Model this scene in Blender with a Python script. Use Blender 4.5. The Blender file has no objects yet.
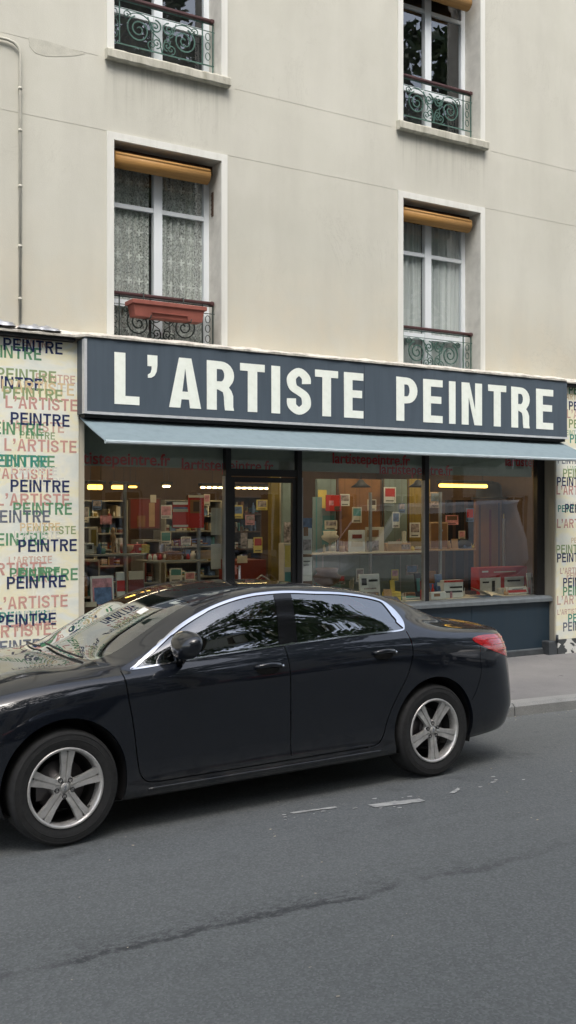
import bpy, math, random
import numpy as np
from mathutils import Vector, Matrix
from mathutils.geometry import delaunay_2d_cdt
random.seed(7); rng = np.random.default_rng(7)
sc = bpy.context.scene
COL = sc.collection
R = math.radians
PI = math.pi

# ------------------------------------------------------------------ camera
F_PX, CX, HY, CA, SA, EYE = 1030.0, 288.0, 515.0, .8555, .5178, 1.9
cam = bpy.data.cameras.new('camera'); camo = bpy.data.objects.new('camera', cam); COL.objects.link(camo)
cam.sensor_fit = 'VERTICAL'; cam.sensor_height = 36.0; cam.lens = 36.0 * F_PX / 1024.0
cam.clip_start = .05; cam.clip_end = 3000
camo.location = (0, 0, EYE)
pitch = math.atan((HY - 512) / F_PX)
camo.rotation_euler = (PI / 2 + pitch, 0, -math.atan2(SA, CA))
sc.camera = camo

def at(px, py, Y):
    a = (px - CX) / F_PX; b = (HY - py) / F_PX
    dx, dy = CA * a + SA, -SA * a + CA
    t = Y / dy
    return Vector((dx * t, Y, EYE + b * t))

# ------------------------------------------------------------------ objects
def tag(o, label=None, cat=None, group=None, kind=None):
    if label: o['label'] = label
    if cat: o['category'] = cat
    if group: o['group'] = group
    if kind: o['kind'] = kind
    return o
def thing(name, label, cat, loc=(0, 0, 0), rz=0, group=None):
    o = bpy.data.objects.new(name, None); COL.objects.link(o); o.empty_display_size = .1
    o.location = loc; o.rotation_euler = (0, 0, rz)
    return tag(o, label, cat, group)
def link(name, me, mats, parent=None):
    o = bpy.data.objects.new(name, me); COL.objects.link(o)
    for m in (mats if isinstance(mats, (list, tuple)) else [mats]): me.materials.append(m)
    if parent: o.parent = parent
    return o
def copy_tree(o, parent=None):
    c = o.copy(); COL.objects.link(c)
    if parent: c.parent = parent
    for ch in list(o.children): copy_tree(ch, c)
    return c

class MB:
    def __init__(s): s.v = []; s.f = []; s.m = []; s.sm = []
    def add(s, vs, fs, mi=0, smooth=False):
        b = len(s.v); s.v += [tuple(v) for v in vs]
        for f in fs: s.f.append([b + i for i in f]); s.m.append(mi); s.sm.append(smooth)
        return s
    def box(s, x0, x1, y0, y1, z0, z1, mi=0, M=None, bev=0):
        if bev > 0:
            p = []
            for z, i in ((z0, bev), (z0 + bev, 0), (z1 - bev, 0), (z1, bev)):
                p.append([(x0 + i, y0 + i, z), (x1 - i, y0 + i, z), (x1 - i, y1 - i, z), (x0 + i, y1 - i, z)])
            vs = [v for r in p for v in r]; fs = [(3, 2, 1, 0), (12, 13, 14, 15)]
            for k in range(3):
                for j in range(4):
                    a = k * 4 + j; b = k * 4 + (j + 1) % 4; fs.append((a, b, b + 4, a + 4))
        else:
            vs = [(x0, y0, z0), (x1, y0, z0), (x1, y1, z0), (x0, y1, z0), (x0, y0, z1), (x1, y0, z1), (x1, y1, z1), (x0, y1, z1)]
            fs = [(3, 2, 1, 0), (4, 5, 6, 7), (0, 1, 5, 4), (1, 2, 6, 5), (2, 3, 7, 6), (3, 0, 4, 7)]
        if M is not None: vs = [M @ Vector(v) for v in vs]
        return s.add(vs, fs, mi)
    def prism(s, poly, fn, d0, d1, mi=0, smooth=False):
        """poly 2D, fn(a,b,d)->xyz ; ccw seen from d0 side"""
        n = len(poly)
        vs = [fn(a, b, d0) for a, b in poly] + [fn(a, b, d1) for a, b in poly]
        s.add(vs, [list(range(n))[::-1], list(range(n, 2 * n))], mi)
        b0 = len(s.v) - 2 * n
        for i in range(n):
            j = (i + 1) % n
            s.f.append([b0 + i, b0 + j, b0 + n + j, b0 + n + i]); s.m.append(mi); s.sm.append(smooth)
        return s
    def tube(s, path, r, n=6, mi=0, closed=False, caps=True):
        P = [Vector(p) for p in path]; N = len(P)
        rr = r if isinstance(r, (list, tuple)) else [r] * N
        vs = []; up = None
        for i in range(N):
            if closed: t = (P[(i + 1) % N] - P[i - 1])
            else: t = P[min(i + 1, N - 1)] - P[max(i - 1, 0)]
            t = t.normalized() if t.length > 1e-9 else Vector((0, 0, 1))
            if up is None: up = Vector((0, 1, 0)) if abs(t.y) < .9 else Vector((1, 0, 0))
            a = (up - t * up.dot(t))
            a = a.normalized() if a.length > 1e-6 else t.orthogonal().normalized()
            up = a; b = t.cross(a)
            for k in range(n):
                an = 2 * PI * (k + .5) / n
                vs.append(P[i] + (a * math.cos(an) + b * math.sin(an)) * rr[i])
        fs = []
        for i in range(N if closed else N - 1):
            for k in range(n):
                i2 = (i + 1) % N; k2 = (k + 1) % n
                fs.append((i * n + k, i * n + k2, i2 * n + k2, i2 * n + k))
        if caps and not closed: fs.append(tuple(range(n))[::-1]); fs.append(tuple((N - 1) * n + k for k in range(n)))
        return s.add(vs, fs, mi, n > 4)
    def lathe(s, prof, fn, n=32, mi=0, smooth=True):
        """prof list of (r,h); fn(x,y,h)->xyz"""
        vs = []; N = len(prof)
        for k in range(n):
            a = 2 * PI * k / n
            for r, h in prof: vs.append(fn(r * math.cos(a), r * math.sin(a), h))
        fs = []
        for k in range(n):
            k2 = (k + 1) % n
            for i in range(N - 1): fs.append((k * N + i, k2 * N + i, k2 * N + i + 1, k * N + i + 1))
        return s.add(vs, fs, mi, smooth)
    def build(s, name, mats, parent=None):
        me = bpy.data.meshes.new(name); me.from_pydata(s.v, [], s.f); me.update()
        for i, p in enumerate(me.polygons): p.material_index = s.m[i]; p.use_smooth = s.sm[i]
        return link(name, me, mats, parent)

# ------------------------------------------------------------------ materials
class NT:
    def __init__(s, name):
        s.mat = bpy.data.materials.new(name); s.mat.use_nodes = True
        s.t = s.mat.node_tree; s.t.nodes.clear()
        s.out = s.n('ShaderNodeOutputMaterial')
    def n(s, ty, **kw):
        nd = s.t.nodes.new(ty)
        for k, v in kw.items():
            if k.startswith('i_'):
                key = k[2:].replace('_', ' ')
                nd.inputs[int(key) if key.isdigit() else key].default_value = v
            else: setattr(nd, k, v)
        return nd
    def l(s, a, b): s.t.links.new(a, b)
    def bsdf(s, col=None, rough=.5, metal=0, **kw):
        p = s.n('ShaderNodeBsdfPrincipled'); p.inputs['Roughness'].default_value = rough; p.inputs['Metallic'].default_value = metal
        if isinstance(col, (tuple, list)): p.inputs['Base Color'].default_value = (*col[:3], 1)
        elif col is not None: s.l(col, p.inputs['Base Color'])
        for k, v in kw.items(): p.inputs[k.replace('_', ' ')].default_value = v
        s.l(p.outputs[0], s.out.inputs[0]); s.p = p
        return p
    def coord(s, scale=(1, 1, 1), kind='Object', rot=(0, 0, 0)):
        c = s.n('ShaderNodeTexCoord') if kind != 'World' else s.n('ShaderNodeNewGeometry')
        m = s.n('ShaderNodeMapping'); m.inputs['Scale'].default_value = scale; m.inputs['Rotation'].default_value = rot
        s.l(c.outputs['Object' if kind != 'World' else 'Position'], m.inputs[0]); return m.outputs[0]
    def noise(s, vec, scale, detail=4, rough=.55, dist=0):
        n = s.n('ShaderNodeTexNoise'); n.inputs['Scale'].default_value = scale; n.inputs['Detail'].default_value = detail
        n.inputs['Roughness'].default_value = rough; n.inputs['Distortion'].default_value = dist
        if vec is not None: s.l(vec, n.inputs['Vector'])
        return n.outputs['Fac']
    def ramp(s, fac, stops):
        r = s.n('ShaderNodeValToRGB'); e = r.color_ramp.elements
        while len(e) < len(stops): e.new(.5)
        for i, (p, c) in enumerate(stops):
            e[i].position = p; e[i].color = (*c, 1) if isinstance(c, (tuple, list)) else (c, c, c, 1)
        s.l(fac, r.inputs[0]); return r.outputs[0]
    def mix(s, fac, a, b, mode='MIX'):
        m = s.n('ShaderNodeMix'); m.data_type = 'RGBA'; m.blend_type = mode
        for v, i in ((fac, 0), (a, 6), (b, 7)):
            if isinstance(v, (int, float)): m.inputs[i].default_value = v
            elif isinstance(v, (tuple, list)): m.inputs[i].default_value = (*v[:3], 1)
            else: s.l(v, m.inputs[i])
        return m.outputs[2]
    def math(s, op, a, b=None, clamp=False):
        m = s.n('ShaderNodeMath', operation=op, use_clamp=clamp)
        for i, v in enumerate((a, b)):
            if v is None: continue
            if isinstance(v, (int, float)): m.inputs[i].default_value = v
            else: s.l(v, m.inputs[i])
        return m.outputs[0]
    def bump(s, h, strength=.3, dist=.01):
        b = s.n('ShaderNodeBump'); b.inputs['Strength'].default_value = strength; b.inputs['Distance'].default_value = dist
        s.l(h, b.inputs['Height']); s.l(b.outputs[0], s.p.inputs['Normal'])

def simple(name, col, rough=.6, metal=0, var=.12, scale=8, bump=0, **kw):
    """a plain procedural material with a little mottling of its own"""
    t = NT(name); v = t.coord()
    n = t.noise(v, scale, 5, .6)
    lo = tuple(c * (1 - var) for c in col); hi = tuple(min(1, c * (1 + var)) for c in col)
    t.bsdf(t.ramp(n, [(.3, lo), (.7, hi)]), rough, metal, **kw)
    if bump: t.bump(t.noise(v, scale * 12, 3), bump, .003)
    return t.mat

def m_plaster():
    t = NT('plaster_render'); v = t.coord()
    big = t.noise(v, .55, 5, .55); mid = t.noise(v, 3.2, 6, .6)
    streak = t.noise(t.coord((2.2, 2.2, .45)), 1.0, 5, .6)
    c = t.ramp(big, [(.3, (.505, .497, .425)), (.7, (.59, .58, .505))])
    c = t.mix(t.math('MULTIPLY', t.ramp(streak, [(.42, 0.), (.72, 1.)]), .30), c, (.40, .385, .335))
    c = t.mix(t.math('MULTIPLY', t.ramp(mid, [(.5, 0.), (.66, 1.)]), .16), c, (.62, .60, .54))
    # damp ochre band just over the shop ledge
    sep = t.n('ShaderNodeSeparateXYZ'); t.l(t.coord(), sep.inputs[0])
    low = t.n('ShaderNodeMapRange'); low.inputs[1].default_value = 3.65; low.inputs[2].default_value = 4.9; low.inputs[3].default_value = .5; low.inputs[4].default_value = 0
    t.l(sep.outputs[2], low.inputs[0])
    c = t.mix(t.math('MULTIPLY', low.outputs[0], t.ramp(mid, [(.35, .3), (.65, 1.)])), c, (.60, .515, .36))
    # dirty runs below the upper sills
    sx = t.math('FRACT', t.math('MULTIPLY', t.math('ADD', sep.outputs[0], 2.97), 1 / 3.62))
    inx = t.ramp(sx, [(0, .6), (.03, 1.), (.345, 1.), (.385, .8), (.40, 0.)])
    dz = t.n('ShaderNodeMapRange'); dz.inputs[1].default_value = 5.80; dz.inputs[2].default_value = 6.41; dz.inputs[3].default_value = 0; dz.inputs[4].default_value = 1; t.l(sep.outputs[2], dz.inputs[0])
    below = t.math('MULTIPLY', dz.outputs[0], t.math('LESS_THAN', sep.outputs[2], 6.43))
    runs = t.ramp(t.noise(t.coord((16, 16, .5)), 1.0, 4, .7), [(.47, 0.), (.66, 1.)])
    c = t.mix(t.math('MULTIPLY', t.math('MULTIPLY', inx, below), t.math('ADD', t.math('MULTIPLY', runs, .45), .12)), c, (.27, .26, .22))
    hc = t.ramp(t.noise(t.coord((1, 1, .55)), 1.1, 8, .75, 1.6), [(.492, 0.), (.499, .35), (.506, 0.)])
    c = t.mix(t.math('MULTIPLY', hc, t.ramp(t.noise(v, .7, 2), [(.5, 0.), (.62, 1.)])), c, (.25, .235, .20))
    grain = t.noise(v, 130, 3, .7); c = t.mix(t.math('MULTIPLY', t.ramp(grain, [(.35, 0.), (.7, 1.)]), .10), c, (.36, .35, .30))
    t.bsdf(c, .93); t.bump(t.math('ADD', t.noise(v, 90, 3), t.math('MULTIPLY', t.noise(v, 6, 4), 1.5)), .22, .006)
    return t.mat
def m_asphalt():
    t = NT('asphalt'); v = t.coord()
    c = t.ramp(t.noise(v, .45, 6, .6, .4), [(.3, (.108, .116, .115)), (.7, (.140, .148, .147))])
    ag = t.n('ShaderNodeTexVoronoi'); ag.inputs['Scale'].default_value = 95; t.l(v, ag.inputs['Vector'])
    c = t.mix(.30, c, t.ramp(ag.outputs['Color'], [(.15, (.05, .055, .056)), (.5, (.11, .12, .12)), (.9, (.23, .24, .24))]))
    # pale streaks running along the street
    st = t.noise(t.coord((.35, 3.2, 1)), 1.3, 5, .6)
    c = t.mix(t.math('MULTIPLY', t.ramp(st, [(.45, 0.), (.75, 1.)]), .35), c, (.155, .165, .166))
    # tar seam with a crumbled dark edge, along y = 4.22
    sep = t.n('ShaderNodeSeparateXYZ'); t.l(v, sep.inputs[0])
    wob = t.math('MULTIPLY', t.math('SUBTRACT', t.noise(t.coord((1.2, 1, 1)), 1.6, 6, .7), .5), .30)
    dy = t.math('SUBTRACT', t.math('ADD', sep.outputs[1], wob), 4.23)
    line = t.ramp(t.math('ABSOLUTE', dy), [(0, 1.), (.022, .85), (.035, 0.)])
    fan = t.ramp(t.math('ADD', dy, .02), [(0, 0.), (.02, 1.), (.12, .45), (.26, 0.)])
    spk = t.ramp(t.noise(t.coord((.7, 1, 1)), 24, 6, .85), [(.49, 0.), (.54, 1.)])
    brk = t.ramp(t.noise(t.coord((1, .2, 1)), 2.1, 3), [(.36, 0.05), (.5, 1.)])
    xm = t.ramp(t.math('MULTIPLY', sep.outputs[0], .1), [(.09, 0.), (.14, 1.), (.33, 1.), (.42, 0.22), (.6, .0)])
    seam = t.math('MAXIMUM', t.math('MULTIPLY', line, t.ramp(t.noise(v, 17, 4, .7), [(.36, .0), (.52, 1.)])), t.math('MULTIPLY', fan, spk))
    seam = t.math('MULTIPLY', t.math('MULTIPLY', seam, brk), xm)
    c = t.mix(t.math('MULTIPLY', seam, .78), c, (.026, .028, .030))
    # oil and dirt blotches in the parking lane
    oil = t.math('MULTIPLY', t.ramp(t.noise(v, 1.9, 5, .65), [(.56, 0.), (.68, .55)]), t.ramp(t.math('MULTIPLY', sep.outputs[1], .1), [(.49, 0.), (.55, 1.), (.74, 1.), (.8, .2)]))
    c = t.mix(oil, c, (.05, .053, .055))
    # tiny pale grit
    g = t.ramp(t.noise(v, 140, 1, .3), [(.76, 0.), (.79, 1.)])
    c = t.mix(t.math('MULTIPLY', g, .6), c, (.45, .44, .40))
    t.bsdf(c, .82); t.p.inputs['Specular IOR Level'].default_value = .35
    t.bump(t.math('ADD', ag.outputs['Distance'], t.noise(v, 40, 4)),   .35, .005)
    return t.mat
def m_pave():
    t = NT('pavement_asphalt'); v = t.coord()
    c = t.ramp(t.noise(v, .9, 6, .65), [(.3, (.165, .160, .160)), (.7, (.235, .228, .222))])
    c = t.mix(t.math('MULTIPLY', t.ramp(t.noise(v, 60, 3, .7), [(.4, 0.), (.7, 1.)]), .3), c, (.10, .10, .10))
    sp = t.ramp(t.noise(v, 7, 3, .5), [(.69, 0.), (.72, .7)]); c = t.mix(sp, c, (.07, .07, .07))
    t.bsdf(c, .88); t.bump(t.noise(v, 150, 3), .4, .003); return t.mat
def m_granite():
    t = NT('granite_kerb'); v = t.coord()
    c = t.ramp(t.noise(v, 2.4, 5, .6), [(.3, (.20, .205, .20)), (.7, (.31, .31, .295))])
    c = t.mix(.35, c, t.ramp(t.noise(v, 160, 2), [(.35, (.09, .09, .09)), (.65, (.4, .4, .38))]))
    t.bsdf(c, .8); t.bump(t.noise(v, 60, 4), .4, .004); return t.mat
def m_carpaint():
    t = NT('dark_metallic_paint'); v = t.coord()
    fl = t.noise(v, 900, 1, .5)
    c = t.ramp(fl, [(.3, (.0035, .0045, .007)), (.7, (.010, .013, .020))])
    sp_ = t.n('ShaderNodeSeparateXYZ'); t.l(v, sp_.inputs[0])
    grime = t.math('MULTIPLY', t.ramp(sp_.outputs[2], [(.2, 1.), (.42, .0)]), t.ramp(t.noise(v, 7, 5, .7), [(.35, .1), (.7, .6)]))
    c = t.mix(grime, c, (.07, .068, .062))
    dust = t.math('MULTIPLY', t.noise(v, 5, 5, .6), .16)
    t.bsdf(c, .34, .0, Coat_Weight=1.0, Coat_Roughness=.02, Coat_IOR=1.6)
    t.p.inputs['Specular IOR Level'].default_value = .12
    t.l(t.math('ADD', dust, .26), t.p.inputs['Roughness']); return t.mat
def m_glass(name, tint, ior=1.5, rough=0.0, gain=1.7, extra=0.0):
    """window pane: mirror reflection by Fresnel over a tinted see-through"""
    t = NT(name)
    tr = t.n('ShaderNodeBsdfTransparent'); tr.inputs[0].default_value = (*tint, 1)
    gl = t.n('ShaderNodeBsdfGlossy'); gl.inputs['Roughness'].default_value = rough; gl.inputs[0].default_value = (.95, .97, 1, 1)
    fr = t.n('ShaderNodeFresnel'); gm = t.n('ShaderNodeNewGeometry')
    t.l(t.math('ADD', ior, t.math('MULTIPLY', gm.outputs['Backfacing'], 1 / ior - ior)), fr.inputs['IOR'])
    v = t.coord(); bp = t.n('ShaderNodeBump'); bp.inputs['Strength'].default_value = .04; bp.inputs['Distance'].default_value = .02
    t.l(t.noise(v, 1.7, 1), bp.inputs['Height']); t.l(bp.outputs[0], gl.inputs['Normal'])
    mx = t.n('ShaderNodeMixShader')
    t.l(t.math('ADD', t.math('MULTIPLY', fr.outputs[0], gain), extra, True), mx.inputs[0]); t.l(tr.outputs[0], mx.inputs[1]); t.l(gl.outputs[0], mx.inputs[2])
    t.l(mx.outputs[0], t.out.inputs[0]); return t.mat
def m_emit(name, col, s):
    t = NT(name); e = t.n('ShaderNodeEmission'); e.inputs[0].default_value = (*col, 1); e.inputs[1].default_value = s
    t.l(e.outputs[0], t.out.inputs[0]); return t.mat
def m_lace():
    t = NT('lace_curtain'); v = t.coord()
    sep = t.n('ShaderNodeSeparateXYZ'); t.l(v, sep.inputs[0])
    def cell(o, k, off=0):
        q = t.math('FRACT', t.math('ADD', t.math('MULTIPLY', o, k), off)); return t.math('SUBTRACT', q, .5)
    cx_, cz = cell(sep.outputs[0], 8.3), cell(sep.outputs[2], 3.9, .3)
    ax, az = t.math('MULTIPLY', cx_, .12), t.math('MULTIPLY', cz, .256)
    r = t.math('SQRT', t.math('ADD', t.math('MULTIPLY', ax, ax), t.math('MULTIPLY', az, az)))
    ang = t.math('ARCTAN2', az, ax)
    pet = t.math('ADD', .024, t.math('MULTIPLY', t.math('COSINE', t.math('MULTIPLY', ang, 4)), .014))
    fl = t.math('LESS_THAN', r, pet)
    fold = t.noise(t.coord((9, 9, .4)), 1.0, 2)
    weave = t.ramp(t.noise(t.coord((1.5, 1, 1)), 46, 3, .8), [(.40, 0.), (.60, .85)])
    a = t.math('MAXIMUM', t.math('MULTIPLY', fl, .95), t.math('ADD', t.math('MULTIPLY', weave, .6), t.math('MULTIPLY', fold, .62)), True)
    d = t.n('ShaderNodeBsdfDiffuse'); d.inputs[0].default_value = (.80, .83, .79, 1)
    tr = t.n('ShaderNodeBsdfTransparent'); mx = t.n('ShaderNodeMixShader')
    t.l(a, mx.inputs[0]); t.l(tr.outputs[0], mx.inputs[1]); t.l(d.outputs[0], mx.inputs[2]); t.l(mx.outputs[0], t.out.inputs[0]); return t.mat
def m_sheer():
    t = NT('sheer_curtain'); d = t.n('ShaderNodeBsdfDiffuse')
    t.l(t.ramp(t.noise(t.coord((14, 14, .2)), 1.5, 3), [(.3, (.52, .56, .56)), (.7, (.82, .86, .85))]), d.inputs[0])
    tr = t.n('ShaderNodeBsdfTransparent'); mx = t.n('ShaderNodeMixShader'); mx.inputs[0].default_value = .9
    t.l(tr.outputs[0], mx.inputs[1]); t.l(d.outputs[0], mx.inputs[2]); t.l(mx.outputs[0], t.out.inputs[0]); return t.mat
def m_panel():
    t = NT('mural_ground'); v = t.coord()
    n = t.noise(t.coord((1.3, 1, 2.6)), 1.7, 4, .6, .6)
    c = t.ramp(n, [(.36, (.68, .71, .65)), (.47, (.76, .76, .66)), (.58, (.80, .76, .54)), (.68, (.72, .75, .69))])
    d = t.ramp(t.noise(v, 5, 6, .7), [(.45, 0.), (.75, .22)]); c = t.mix(d, c, (.48, .48, .42))
    t.bsdf(c, .8); t.bump(t.noise(v, 60, 3), .15, .003); return t.mat
def m_blind():
    t = NT('rolled_blind_slats'); v = t.coord()
    w = t.n('ShaderNodeTexWave', bands_direction='Z'); w.inputs['Scale'].default_value = 14; w.inputs['Distortion'].default_value = .6; t.l(v, w.inputs[0])
    c = t.mix(t.math('MULTIPLY', w.outputs['Fac'], .35), (.40, .21, .055), (.22, .10, .025))
    c = t.mix(t.math('MULTIPLY', t.noise(v, 9, 4), .5), c, (.50, .27, .08))
    t.bsdf(c, .6); return t.mat
def m_tags():
    t = NT('sprayed_plinth'); v = t.coord()
    n = t.ramp(t.noise(t.coord((1, 1, 1.2)), 5.2, 3, .5, 1.2), [(.50, 0.), (.53, 1.)])
    c = t.mix(n, (.055, .06, .062), (.62, .62, .58)); t.bsdf(c, .8); return t.mat
def m_streaky(name, col, dark, rough=.5, amt=.4, **kw):
    t = NT(name); s_ = t.noise(t.coord((9, 9, .8)), 1.2, 5, .65)
    c = t.mix(t.math('MULTIPLY', t.ramp(s_, [(.45, 0.), (.7, 1.)]), amt), col, dark)
    c = t.mix(t.math('MULTIPLY', t.noise(t.coord(), 2.3, 4), .2), c, tuple(x * 1.25 for x in col))
    t.bsdf(c, rough, 0, **kw); t.bump(t.noise(t.coord(), 25, 3), .08, .003); return t.mat

M = dict(
    plaster=m_plaster(), asphalt=m_asphalt(), pave=m_pave(), granite=m_granite(), paint=m_carpaint(),
    trim=m_streaky('painted_window_surround', (.66, .66, .61), (.47, .46, .40), .8, .45),
    sill=m_streaky('weathered_stone_sill', (.50, .485, .41), (.25, .24, .18), .85, .8),
    ledge=m_streaky('crumbling_ledge', (.56, .53, .47), (.20, .18, .15), .9, .9),
    soffit=simple('reveal_render', (.56, .545, .49), .9),
    wframe=m_streaky('white_window_paint', (.70, .74, .76), (.50, .54, .57), .45, .3),
    blind=m_blind(), lace=m_lace(), sheer=m_sheer(), panel=m_panel(), tags=m_tags(),
    rail=simple('oxblood_handrail', (.065, .026, .026), .5), iron=simple('green_ironwork', (.05, .115, .092), .6, var=.35, scale=25),
    darkiron=simple('dark_ironwork', (.035, .05, .045), .6, var=.3, scale=25),
    terracotta=simple('plastic_terracotta', (.27, .085, .062), .55, var=.15, scale=6), 
    sign=m_streaky('slate_blue_sign_enamel', (.070, .092, .116), (.050, .067, .086), .45, .6),
    signside=simple('slate_blue_sign_return', (.05, .065, .08), .5),
    letter=m_streaky('white_letter_acrylic', (.84, .88, .80), (.70, .74, .65), .5, .6),
    whitetrim=simple('pale_aluminium_trim', (.62, .63, .64), .4, .3),
    black=simple('black_gap', (.006, .006, .007), .7),
    awning=m_streaky('blue_grey_awning_cloth', (.17, .225, .25), (.12, .165, .185), .85, .55),
    awnseam=simple('awning_seam', (.14, .20, .24), .8), awnhem=simple('awning_hem', (.40, .47, .50), .7),
    shopblue=m_streaky('dark_blue_shopfront_paint', (.014, .030, .046), (.024, .036, .046), .5, .5),
    shopsill=m_streaky('grey_shop_sill', (.15, .17, .18), (.09, .10, .11), .5, .6),
    shopframe=simple('dark_bronze_frame', (.014, .014, .015), .4), alu=simple('brushed_aluminium_edge', (.36, .36, .35), .35, .6),
    jamb=m_streaky('beige_jamb', (.36, .33, .26), (.22, .20, .16), .85, .6), stonefoot=simple('dark_foot_stone', (.05, .056, .062), .8, var=.3),
    fascia=simple('grey_green_inner_fascia', (.36, .40, .34), .6), fasciared=simple('dull_red_lettering', (.60, .025, .03), .6),
    shopglass=m_glass('shop_glass', (.90, .94, .90), 1.45, gain=3.0), winglass=m_glass('window_glass', (.94, .96, .95), 1.5, gain=2.3, extra=.03),
    carglass=m_glass('car_side_glass', (.26, .33, .29), 1.65, gain=2.4, extra=.06), carscreen=m_glass('windscreen_glass', (.55, .63, .57), 1.55, gain=2.0, extra=.10),
    pipe=simple('painted_pipe', (.49, .475, .405), .7), lead=simple('lead_flashing', (.42, .43, .45), .35, .5, var=.3, scale=9),
    roomwall=simple('warm_shop_wall', (.12, .07, .035), .8), roomfloor=simple('shop_floor', (.12, .08, .05), .6), roomceil=simple('shop_ceiling', (.24, .22, .18), .8),
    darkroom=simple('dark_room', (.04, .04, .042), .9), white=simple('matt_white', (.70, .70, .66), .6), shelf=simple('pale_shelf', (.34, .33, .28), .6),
    greenpan=simple('grey_green_board', (.20, .25, .23), .7), orange=simple('orange_brown_board', (.28, .125, .04), .7), ochre=simple('ochre_board', (.28, .20, .04), .7),
    red=simple('red_card', (.50, .03, .02), .5), darkred=simple('dark_red_cabinet', (.20, .03, .015), .5), wood=simple('light_wood', (.48, .30, .15), .6, var=.25),
    dwood=simple('dark_wood', (.09, .05, .03), .6), blue=simple('blue_print', (.10, .17, .32), .6, var=.7, scale=12), teal=simple('teal_cloth', (.08, .25, .24), .7),
    pink=simple('pink_print', (.55, .25, .28), .6, var=.6, scale=14), cream=simple('cream_card', (.62, .55, .42), .6), yellow=simple('yellow_card', (.70, .55, .12), .6),
    print1=simple('mixed_print', (.30, .25, .24), .6, var=.9, scale=22), tube=m_emit('warm_fluorescent', (1, .52, .08), 3.2), tube2=m_emit('warm_downlight', (1, .70, .30), 7.0), strip=m_emit('added_strip_lamp', (1, .80, .55), 12.0),  # strip glows in the unseen ceiling lamps added for brightness
    tyre=simple('tyre_rubber', (.022, .022, .022), .85, var=.25, scale=30, bump=.2), rim=simple('silver_alloy', (.60, .585, .56), .34, .5, var=.2, scale=18), rimdark=simple('dark_wheel_barrel', (.05, .048, .046), .6, .3),
    disc=simple('brake_disc', (.16, .15, .15), .4, .8), chrome=simple('chrome_strip', (.80, .80, .82), .12, 1, var=.04), blackgloss=simple('black_gloss', (.006, .006, .007), .12),
    blackplast=simple('black_plastic', (.015, .015, .016), .6), ribred=simple('pale_red_rib', (.70, .14, .12), .3), lamp=simple('red_lamp_lens', (.42, .006, .008), .12, var=.3, scale=30, Coat_Weight=1.0), seat=simple('dark_seat', (.035, .034, .033), .8),
    road_paint=m_streaky('worn_road_paint', (.42, .42, .40), (.16, .165, .165), .8, .9), bark=simple('bark', (.09, .07, .05), .95, var=.4, scale=14, bump=.5),
    vanwhite=simple('van_white', (.72, .73, .74), .3, var=.05), stoneopp=m_streaky('pale_limestone', (.46, .43, .36), (.30, .28, .23), .9, .6), roofzinc=simple('zinc_roof', (.17, .19, .21), .5, .3),
)
def m_leaf():
    t = NT('leaf'); inf = t.n('ShaderNodeObjectInfo'); g = t.n('ShaderNodeNewGeometry')
    c = t.ramp(g.outputs['Random Per Island'], [(0, (.025, .055, .015)), (.5, (.05, .095, .025)), (1, (.085, .13, .035))])
    t.bsdf(c, .55); return t.mat
M['leaf'] = m_leaf()
def flat(name, col, alpha=.8):
    t = NT(name); v = t.coord(); d = t.n('ShaderNodeBsdfDiffuse'); d.inputs[0].default_value = (*col, 1); tr = t.n('ShaderNodeBsdfTransparent'); mx = t.n('ShaderNodeMixShader')
    t.l(t.math('MULTIPLY', t.ramp(t.noise(v, 9, 6, .7), [(.3, .72), (.6, 1.)]), alpha), mx.inputs[0]); t.l(tr.outputs[0], mx.inputs[1]); t.l(d.outputs[0], mx.inputs[2]); t.l(mx.outputs[0], t.out.inputs[0]); return t.mat
TXT = dict(navy=flat('navy_mural_paint', (.022, .035, .11), .97), green=flat('green_mural_paint', (.10, .30, .15)), olive=flat('olive_mural_paint', (.28, .38, .18)),
           pink=flat('pink_mural_paint', (.62, .33, .29)), palepink=flat('pale_pink_mural_paint', (.68, .46, .38)), white=flat('white_mural_paint', (.80, .80, .74)),
           palegreen=flat('pale_green_mural_paint', (.42, .60, .42)), orange=flat('orange_mural_paint', (.78, .60, .36)), teal=flat('teal_mural_paint', (.05, .30, .24)), slate=flat('slate_mural_paint', (.12, .14, .20)))

# ================================================================== SETTING
def sm(x, a, b):
    t = min(1, max(0, (x - a) / (b - a))); return t * t * (3 - 2 * t)
def kerb_y(x): return 7.80 - .33 * sm(x, 4.6, 7.05) - .27 * sm(x, 6.6, 10.5)
def road_z(x, y): return -.045 * sm(y, 5.8, 7.6) - .02 * sm(x, 5.4, 6.6) * sm(y, 6.3, 7.3)
xs = [-90, -60, -30, -15, -8, -4] + [-2 + .25 * i for i in range(65)] + [16, 20, 30, 50, 90]
ys = [-2.2, -1, 1, 3, 5, 6, 6.3, 6.5, 6.7, 6.9, 7.1, 7.3]
b = MB(); nx, ny = len(xs), len(ys) + 1
vs = [(x, y, road_z(x, y)) for x in xs for y in ys + [kerb_y(x) + .03]]
b.add(vs, [(i * ny + j, (i + 1) * ny + j, (i + 1) * ny + j + 1, i * ny + j + 1) for i in range(nx - 1) for j in range(ny - 1)], 0, True)
tag(b.build('road', M['asphalt']), kind='structure')
KT = lambda x: .085 - .03 * sm(x, 5.4, 6.8)
b = MB(); vs = []
for x in xs:
    k = kerb_y(x); vs += [(x, k + .165, KT(x) - .004), (x, k + .9, KT(x) + .01), (x, 9.95, KT(x) + .035)]
b.add(vs, [(i * 3 + j, (i + 1) * 3 + j, (i + 1) * 3 + j + 1, i * 3 + j + 1) for i in range(nx - 1) for j in range(2)], 0, True)
tag(b.build('pavement', M['pave']), kind='structure')
b = MB(); x = -30.0
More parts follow.
